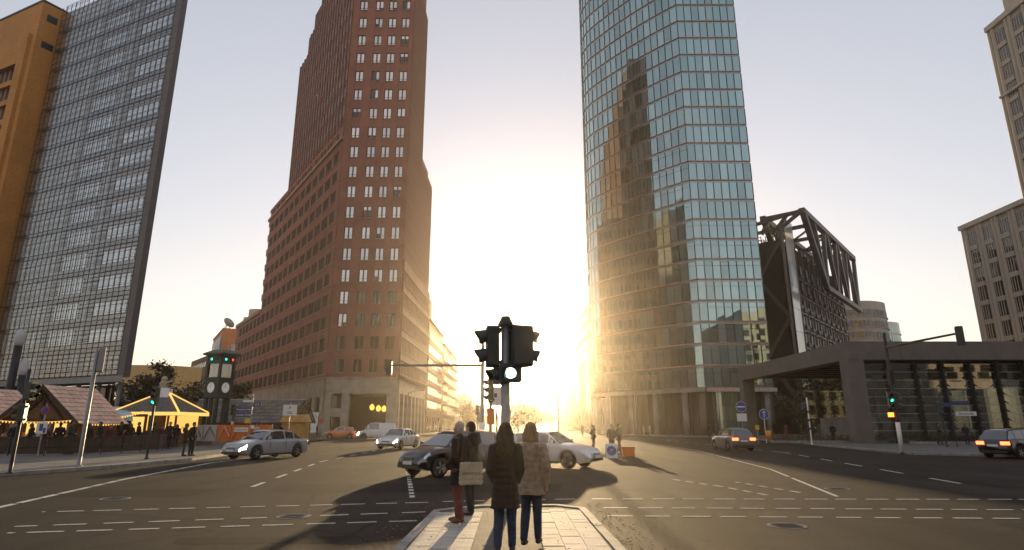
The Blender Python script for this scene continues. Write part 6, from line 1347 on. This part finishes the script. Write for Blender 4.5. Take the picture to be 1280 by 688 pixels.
# ---------------------------------------------------------------- people
class Blob(MB):
    def ball(s, c, r, sx=1, sy=1, sz=1, n=12):
        vs = []; fs = []; m = n // 2
        for i in range(m + 1):
            th = PI * i / m
            for j in range(n): ph = 2 * PI * j / n; vs.append((c[0] + sx * r * math.sin(th) * math.cos(ph), c[1] + sy * r * math.sin(th) * math.sin(ph), c[2] + sz * r * math.cos(th)))
        for i in range(m):
            for j in range(n): fs.append((i * n + j, (i + 1) * n + j, (i + 1) * n + (j + 1) % n, i * n + (j + 1) % n))
        return s.add(vs, fs)
    def chain(s, pts, n=12):                       # (point, radius) or (point, rx, ry): swept limb, round at every joint
        pts = [(Vector(p[0]), p[1], p[2] if len(p) > 2 else p[1]) for p in pts]
        for (a, ra, rb), (b, sa, sb) in zip(pts[:-1], pts[1:]):
            k = max(1, int((b - a).length / max(.02, .55 * min(ra, rb, sa, sb))))
            for i in range(k + 1):
                t_ = i / k; s.ball(a.lerp(b, t_), 1, ra + (sa - ra) * t_, rb + (sb - rb) * t_, (min(ra, rb) + (min(sa, sb) - min(ra, rb)) * t_), n)
        return s
    def fuse(s, name, m, parent, voxel, smooth=6, fold=0.0, fs=14.0, seed=0, zstretch=1.0):
        o = s.build('tmp', m); r_ = o.modifiers.new('r', 'REMESH'); r_.mode = 'VOXEL'; r_.voxel_size = voxel; q = o.modifiers.new('s', 'SMOOTH'); q.iterations = smooth; q.factor = .5
        me = evald(o); bpy.data.objects.remove(o)
        if fold:
            nr = [v.normal.copy() for v in me.vertices]
            for v, n_ in zip(me.vertices, nr):
                c = v.co.copy(); f_ = noise.noise((c.x * fs + seed, c.y * fs, c.z * fs * zstretch)) + .6 * noise.noise((c.x * fs * 2.2 + seed, c.y * fs * 2.2 + 5, c.z * fs * 2.2 * zstretch)); v.co = c + n_ * f_ * fold
        me.polygons.foreach_set('use_smooth', [True] * len(me.polygons)); me.materials.clear(); me.materials.append(m); me.name = name
        return link_mesh(name, me, parent)
def hand(B, wrist, d, side_v, curl=.5):
    """palm, four unequal bent fingers, thumb from the side"""
    w_ = Vector(wrist); d = Vector(d).normalized(); sv = Vector(side_v).normalized(); nv = d.cross(sv).normalized()
    B.chain([(w_, .026), (w_ + d * .045, .030), (w_ + d * .085, .030)], 8)
    for i, (o, l) in enumerate(((-.030, .070), (-.010, .082), (.010, .076), (.029, .058))):
        p = w_ + d * .088 + sv * o; q = p + (d * (1 - .3 * curl) + nv * .6 * curl).normalized() * l * .5; r_ = q + (d * (1 - .9 * curl) + nv * 1.1 * curl).normalized() * l * .5; B.chain([(p, .0105), (q, .0095), (r_, .008)], 7)
    p = w_ + d * .03 - sv * .032; q = p + (d * .7 - sv * .6 + nv * .2).normalized() * .04; B.chain([(p, .014), (q, .0115), (q + (d * .9 - sv * .1 + nv * .3).normalized() * .035, .0095)], 7)
SKIN = mat('skin', (.42, .24, .165), .55, var=.08, scale=8)
def person(label, h=1.75, coat=(.02, .016, .014), trousers=(.03, .03, .035), hair=(.05, .03, .02), shoes=(.05, .03, .02), coat_len=.50, hair_len=0.0, hood=None, stance=.10, step=0.0, arms='down', voxel=.012, hat=None, coat_fold=.007, coat_mat=None, sleeve=None, puffy=False, lean=0.0, group=None, head_turn=0.0, broad=1.0):
    t = empty('person', label=label, cat='person', group=group); S_ = h / 1.75; V = lambda x, y, z: Vector((x, y + lean * z * z * .1, z)) * S_
    # skeleton: faces local -Y
    hip = (.095, 0, .90); sh = (.185 * broad, .01, 1.42)
    legs = []
    for s_ in (1, -1):
        yo = step * s_; legs.append([V(s_ * .095, 0, .90), V(s_ * (stance * .9), -.02 + yo * .4, .49), V(s_ * stance, .02 + yo, .09)])
    arm = []
    for s_ in (1, -1):
        if arms == 'down' or (arms == 'pocket' and False): pts_ = [V(s_ * sh[0], .01, 1.41), V(s_ * .25 * broad, .04, 1.13), V(s_ * .235 * broad, -.04, .88)]
        elif arms == 'pocket': pts_ = [V(s_ * sh[0], .01, 1.41), V(s_ * .27 * broad, .07, 1.13), V(s_ * .20, -.10, .95)]
        elif arms == 'close': pts_ = [V(s_ * sh[0], .01, 1.41), V(s_ * .222 * broad, .05, 1.13), V(s_ * .165, -.10, .95)]
        elif arms == 'front': pts_ = [V(s_ * sh[0], .01, 1.41), V(s_ * .25, .03, 1.13), V(s_ * .13, -.20, 1.08)]
        elif arms == 'hip': pts_ = [V(s_ * sh[0], .01, 1.41), V(s_ * .27, .05, 1.14), V(s_ * .21, -.14, .98)]
        arm.append(pts_)
    B = Blob(); r = S_
    for L_ in legs: B.chain([(L_[0], .085 * r), (L_[1], .055 * r), (L_[2], .038 * r)]); B.chain([(L_[2] + Vector((0, .03, -.04)) * r, .036 * r), (L_[2] + Vector((0, -.12, -.055)) * r, .03 * r)])
    B.chain([(V(0, 0, .92), .15 * r, .105 * r), (V(0, 0, 1.10), .128 * r, .095 * r), (V(0, .005, 1.32), .155 * r * broad, .105 * r), (V(0, .012, 1.42), .12 * r, .08 * r)], 14)
    B.chain([(V(0, .012, 1.42), .055 * r), (V(0, -.008, 1.56), .050 * r)])
    for A_ in arm: B.chain([(A_[0], .055 * r), (A_[1], .042 * r), (A_[2], .028 * r)])
    for i, A_ in enumerate(arm):
        d_ = (A_[2] - A_[1]).normalized(); s_ = 1 if i == 0 else -1; hand(B, A_[2], d_, Vector((0, 1, 0)) if arms == 'down' else Vector((0, 0, 1)), .5)
    hc = V(0, -.022, 1.645); q = Quaternion((0, 0, 1), head_turn); H = lambda x, y, z: hc + q @ (Vector((x, y, z)) * r)
    Hd = Blob()
    for (c, rr, sx, sy, sz) in ((( 0, .012, .022), .1, .76, .95, .92), ((0, -.022, -.045), .072, .82, .95, .95), ((0, -.05, -.082), .036, .9, .8, .7), ((0, -.098, -.022), .017, .7, 1.1, 1.3), ((0, -.09, .0), .014, .6, .8, 1.5), ((.026, -.083, .016), .016, 1.2, .6, .5), ((-.026, -.083, .016), .016, 1.2, .6, .5), ((0, -.084, -.058), .02, 1.1, .5, .35), ((.078, .012, -.01), .022, .4, .8, 1.3), ((-.078, .012, -.01), .022, .4, .8, 1.3), ((.04, -.06, -.025), .03, 1, 1, .9), ((-.04, -.06, -.025), .03, 1, 1, .9)):
        cc = H(*c); vs0 = len(B.v); B.ball((0, 0, 0), rr * r, sx, sy, sz, 12)
        for k in range(vs0, len(B.v)): B.v[k] = tuple(cc + q @ Vector(B.v[k]))
    body = B.fuse('body', SKIN, t, min(voxel, .0085) if voxel < .016 else voxel, 3)
    E_ = Blob()
    for s_ in (1, -1): E_.ball(H(s_ * .031, -.085, .008), .0115 * r, 1, .6, .7, 10)
    E_.build('eyes', M['black'], t, None, None, True); 
    m_ = MB(); m_.bar(H(-.022, -.101, -.058), H(.022, -.101, -.058), .006, .008); m_.build('mouth', mat('lip', (.3, .11, .09), .5), t)
    # trousers
    T = Blob()
    for L_ in legs: T.chain([(L_[0] + Vector((0, 0, .0)), .094 * r), (L_[1], .076 * r, .078 * r), (L_[2] + Vector((0, .012, .03)) * r, .062 * r, .066 * r)])
    T.chain([(V(0, 0, .90), .145 * r, .115 * r), (V(0, 0, 1.02), .140 * r, .105 * r)], 14)
    T.fuse('trousers', mat('cloth_trousers', trousers, .85, var=.25, scale=9, bump=.25, bscale=60), t, voxel, 4, .005, 11, 3, .5)
    # shoes
    Sh = Blob()
    for L_ in legs: b_ = L_[2]; Sh.chain([(Vector((b_.x, b_.y + .035 * r, .048)), .043 * r, .046 * r), (Vector((b_.x, b_.y - .07 * r, .040)), .045 * r, .045 * r), (Vector((b_.x, b_.y - .155 * r, .032)), .036 * r, .034 * r)]); Sh.ball((b_.x, b_.y + .02 * r, .085), .05 * r)
    so = Sh.fuse('shoes', mat('shoe', shoes, .5, var=.2, scale=10), t, min(voxel, .010), 3)
    for v in so.data.vertices: v.co.z = max(v.co.z, .002)
    # coat
    C_ = Blob(); zl = coat_len; fl = .165 if coat_len < .75 else .15; pf = .012 if puffy else 0
    C_.chain([(V(0, .01, zl), (fl + .055) * r, (.135 + .04) * r), (V(0, .0, max(.95, zl + .1)), .175 * r * broad + pf, .135 * r + pf), (V(0, 0, 1.15), .168 * r * broad + pf, .128 * r + pf), (V(0, .005, 1.33), .186 * r * broad, .132 * r), (V(0, .012, 1.43), .155 * r * broad, .095 * r), (V(0, .008, 1.49), .075 * r, .07 * r)], 16)
    for A_ in arm: C_.chain([(A_[0] + Vector((0, 0, .005)), .078 * r), (A_[1], .068 * r + pf), (A_[2] - (A_[2] - A_[1]).normalized() * .02, .050 * r + pf * .5)])
    co = C_.fuse('coat', coat_mat or mat('cloth_coat', coat, .9, var=.25, scale=7, bump=.3, bscale=70), t, voxel, 4, coat_fold, 8, 1, .35)
    cut = zl * S_
    for v in co.data.vertices: v.co.z = max(v.co.z, cut + .012 * noise.noise((v.co.x * 9, v.co.y * 9, 0)))
    if sleeve:
        Sl = Blob(); A_ = arm[sleeve[1]]; Sl.chain([(A_[0] + Vector((0, 0, -.04)), .083 * r), (A_[1], .074 * r), (A_[2] - (A_[2] - A_[1]).normalized() * .03, .056 * r)]); Sl.fuse('sleeve', mat('cloth_sleeve', sleeve[0], .9, var=.2, scale=8), t, voxel, 4, .006, 10, 2)
    if hood:
        Ho = Blob(); Ho.chain([(V(-.11, .05, 1.47), .055 * r), (V(-.06, .10, 1.50), .06 * r), (V(0, .12, 1.49), .07 * r), (V(.06, .10, 1.50), .06 * r), (V(.11, .05, 1.47), .055 * r)]); Ho.ball(V(0, .12, 1.40), .11 * r, 1.2, .7, 1.1); Ho.fuse('hood', mat('cloth_hood', hood, .95, var=.4, scale=25, bump=.6, bscale=90), t, voxel, 3, .008, 20, 4)
    # hair or cap
    Hr = Blob()
    def hb(c, rr, sx, sy, sz):
        n0 = len(Hr.v); Hr.ball((0, 0, 0), rr * r, sx, sy, sz, 12); cc = H(*c)
        for k in range(n0, len(Hr.v)): Hr.v[k] = tuple(cc + q @ Vector(Hr.v[k]))
    hv = 1.16 if hair_len > 0 else 1.0; hb((0, .022, .040), .104 * hv, .83, .98, .90); hb((0, .05, -.005), .085 * hv * 1.04, .95, .9, 1.0)
    if hair_len > 0:
        for i in range(7):
            a = PI * i / 6; x, y = .072 * math.cos(a), .03 + .055 * math.sin(a)
            for j in range(4): hb((x * (1.12 + .05 * j), y + .008 * j, -.03 - hair_len * j / 4), .046, 1, .9, 1.1)
    ho = Hr.fuse('hair' if not hat else 'knit_cap', mat('hair', hair, .75 if not hat else .95, var=.35, scale=30, bump=.6, bscale=90, stretch=(1, 1, .2) if not hat else (1, 1, 1)), t, min(voxel, .010), 2, .012 if hair_len > 0 else .006, 26, 7, .3)
    return t
def put(t, x, y, z, face):                      # face = direction looked at, in plan
    t.location = (x, y, z); t.rotation_euler = (0, 0, math.atan2(face[1], face[0]) + PI / 2); return t
ZI = .105
pa = put(person('person in a long dark coat and rust red trousers with pale hair, looking left', 1.64, (.016, .012, .010), (.16, .045, .03), (.42, .37, .31), (.14, .05, .03), coat_len=.66, stance=.085, step=.07, arms='hip', voxel=.011, head_turn=-.35), -.92, 10.85, ZI, (-.85, .35))
pb = put(person('person in a dark hooded jacket with one grey sleeve and black trousers', 1.65, (.020, .016, .014), (.014, .014, .016), (.03, .02, .014), (.03, .02, .015), coat_len=.80, stance=.09, step=.06, arms='pocket', voxel=.011, hood=(.025, .02, .016), sleeve=((.26, .25, .25), 1)), -.78, 11.75, ZI, (-.75, .5))
pc_ = put(person('person seen from behind in a long dark brown parka, brown hair and blue jeans', 1.60, (.030, .018, .011), (.035, .05, .085), (.055, .028, .012), (.06, .035, .02), coat_len=.60, hair_len=.09, hood=(.05, .028, .014), stance=.10, step=.05, arms='close', voxel=.011, puffy=True, broad=.95), -.09, 8.35, ZI, (.05, 1))
CM = mat('beige_quilt', (.36, .27, .18), .9, var=.32, scale=16, bump=.5, bscale=40)
pd = put(person('person with fair hair in a beige mottled jacket beside the dark brown parka', 1.60, (.3, .2, .13), (.03, .04, .065), (.28, .17, .07), (.05, .03, .02), coat_len=.72, hair_len=.10, stance=.09, step=.09, arms='down', voxel=.011, puffy=True, coat_mat=CM, coat_fold=.011), .27, 8.9, ZI, (.25, .95))
# shoulder bag hanging at the hip of the person in the long coat
bg_ = empty('shoulder_bag', (-.70, 10.72, ZI + .80), R(18), 'cream canvas shoulder bag hanging at the hip of the long dark coat', 'bag')
Bb = Blob(); 
for i in range(6):
    for j in range(5): Bb.ball((-.16 + .064 * i, 0, -.14 + .07 * j), .055, 1, .75 - .05 * abs(j - 1), 1, 8)
Bb.fuse('body', mat('canvas', (.50, .43, .32), .9, var=.15, scale=9, bump=.3, bscale=80), bg_, .011, 6, .008, 12)
m_ = MB(); m_.box(-.19, -.062, .02, .19, -.048, .17); m_.build('flap', mat('canvas_flap', (.46, .39, .29), .9, var=.15, scale=9), bg_)
m_ = MB(); m_.bar((-.17, 0, .15), (-.13, -.03, .58), .035, .012); m_.bar((.17, 0, .15), (-.08, -.03, .60), .035, .012); m_.build('strap', M['trim'], bg_)
# smaller figures: one of each kind is built, the rest are copies of it and its clothes
kinds = [person('tmp', 1.74, (.016, .014, .013), (.02, .02, .024), (.04, .025, .015), coat_len=.78, voxel=.02, arms='pocket'),
         person('tmp', 1.66, (.035, .020, .014), (.03, .04, .07), (.12, .07, .03), coat_len=.66, hair_len=.15, voxel=.02, arms='pocket', hood=(.05, .03, .02)),
         person('tmp', 1.80, (.05, .045, .04), (.05, .045, .04), (.03, .02, .015), coat_len=.80, voxel=.02, arms='front', step=.14),
         person('tmp', 1.70, (.48, .44, .38), (.40, .37, .32), (.10, .06, .03), coat_len=.75, voxel=.02, arms='down', step=.12),
         person('tmp', 1.64, (.10, .02, .015), (.015, .015, .02), (.05, .03, .02), coat_len=.76, hat=True, voxel=.02, arms='down', step=.1)]
used_k = set()
def stand(k, px, Y, face, label, group=None, z=.12, s_=1.0):
    q = at_y(px, 532, Y); o = kinds[k]
    if k in used_k: o = copy_tree(o)
    used_k.add(k); put(o, q.x, Y, z, face); o.scale = (s_, s_, s_); o['label'] = label
    if group: o['group'] = group
    elif 'group' in o: del o['group']
    return o
stand(0, 764, 38.5, (-.2, -1), 'person in dark clothes standing behind the orange crate, left of two', None, 0); stand(2, 773, 37.8, (.8, -.5), 'person in dark grey clothes by the orange crate, right of two', None, 0); stand(0, 741, 44, (1, .3), 'person in dark clothes just beyond the bonnet of the white saloon', None, 0)
stand(3, 804, 90, (-1, -.2), 'person in pale clothes under the curved tower, left of a pair', 'pale pair under the curved tower'); stand(3, 812, 91, (1, -.3), 'person in pale clothes under the curved tower, right of a pair', 'pale pair under the curved tower'); stand(1, 728, 95, (.3, -1), 'person with long hair far down the right kerb')
stand(0, 243, 33.5, (1, -.3), 'person in dark clothes before the grey banner, right of two'); stand(1, 234, 33.2, (1, .4), 'person in a brown coat before the grey banner, left of two')
spots = [(20, 35, 0, 'in front of the leftmost pink-roofed hut'), (40, 36, 1, 'at the left half of the timbered gable'), (58, 35.5, 4, 'beside the no-stopping sign'), (76, 36.2, 0, 'at the counter of the timbered hut'), (90, 35.2, 2, 'left of the pale edge-on sign post'), (112, 36, 1, 'right of the pale edge-on sign post'), (126, 38.5, 0, 'by the corner of the pink-roofed hut'),
         (139, 40, 4, 'in front of the blue kiosk canopy'), (152, 42, 0, 'between kiosk and lit stall'), (164, 43.5, 1, 'at the left end of the lit stall'), (174, 44, 0, 'left of the green signal post at the lit stall'), (193, 43.5, 2, 'right of the green signal at the stall'), (203, 44.5, 4, 'under the light strip of the lit stall'), (213, 43, 0, 'at the right end of the lit stall'), (222, 45, 1, 'between lit stall and grey banner'),
         (321, 47.5, 3, 'in front of the orange banner'), (333, 58, 0, 'just right of the orange banner'), (347, 60, 4, 'left of the white square sign'), (352, 62, 0, 'nearest the white square sign'), (371, 66, 2, 'in front of the ochre gable'), (397, 80, 1, 'beside the striped poster board')]
for px, Y, k, w_ in spots:
    a = random.uniform(0, 6.28); stand(k, px, Y, (math.cos(a), math.sin(a)), 'person in %s %s' % (('dark clothes', 'a brown hooded coat', 'dark grey clothes', 'pale clothes', 'a red jacket and cap')[k], w_), 'people along the market', .12, random.uniform(.95, 1.04))
for px, Y, k, w_ in ((982, 60, 4, 'by the shrubs left of the banded post'), (1040, 61, 0, 'in the shaded pavilion bay by the corner post'), (1001, 66, 1, 'deep in the pavilion bay'), (1172, 53, 2, 'before the pavilion glass left of the street names'), (1206, 53.5, 1, 'before the pavilion glass right of the street names'), (886, 86, 0, 'under the flat front of the curved tower')):
    stand(k, px, Y, (random.uniform(-1, 1), -.5), 'person in %s standing %s' % (('dark clothes', 'a brown hooded coat', 'dark grey clothes', 'pale clothes', 'a red jacket and cap')[k], w_), 'people by the pavilion', .12)
# people on the far side are seen against the kerb; a steel rail keeps the market edge
rl = empty('market_railing', (0, 0, .12), label='low dark railing along the pavement in front of the market huts', cat='railing')
pr_ = [at_y(p, 540, Y) for p, Y in ((-30, 33.2), (60, 33.4), (130, 35), (200, 40), (222, 47))]
for a, b in zip(pr_[:-1], pr_[1:]):
    a = Vector((a.x, a.y, 0)); b = Vector((b.x, b.y, 0)); n = max(1, int((b - a).length / 1.5))
    for z in (.45, .95): m_ = MB(); m_.tube(a + Vector((0, 0, z)), b + Vector((0, 0, z)), .03, n=6); m_.build('rail', M['dark_metal'], rl)
    for i in range(n):
        p = a.lerp(b, i / n); q2 = a.lerp(b, (i + 1) / n); m_ = MB(); m_.tube(p, p + Vector((0, 0, 1.0)), .035, n=6); m_.build('post', M['dark_metal'], rl)
        m_ = MB(); t_ = (q2 - p).normalized(); m_.bar(p + t_ * .08 + Vector((0, 0, .5)), q2 - t_ * .08 + Vector((0, 0, .5)), .02, .8); m_.build('infill_panel', M['timber_dark'], rl)

# ---------------------------------------------------------------- air
mb = MB(); mb.box(-3050, -350, -1.1, 3050, 3650, 108)
hz = mb.build('haze', []) if False else link_mesh('haze', mb.mesh('haze', []))
hm = bpy.data.materials.new('haze_air'); hm.use_nodes = True; t = hm.node_tree; t.nodes.remove(t.nodes['Principled BSDF'])
pv = t.nodes.new('ShaderNodeVolumePrincipled'); pv.inputs['Color'].default_value = (1.0, 0.90, 0.78, 1); pv.inputs['Density'].default_value = 0.0003
pv.inputs['Anisotropy'].default_value = 0.89; t.links.new(pv.outputs[0], t.nodes['Material Output'].inputs['Volume'])
hz.data.materials.append(hm); tag(hz, 'warm low-sun haze over the crossing', 'haze', kind='stuff')
bpy.data.scenes.remove(_TMP)
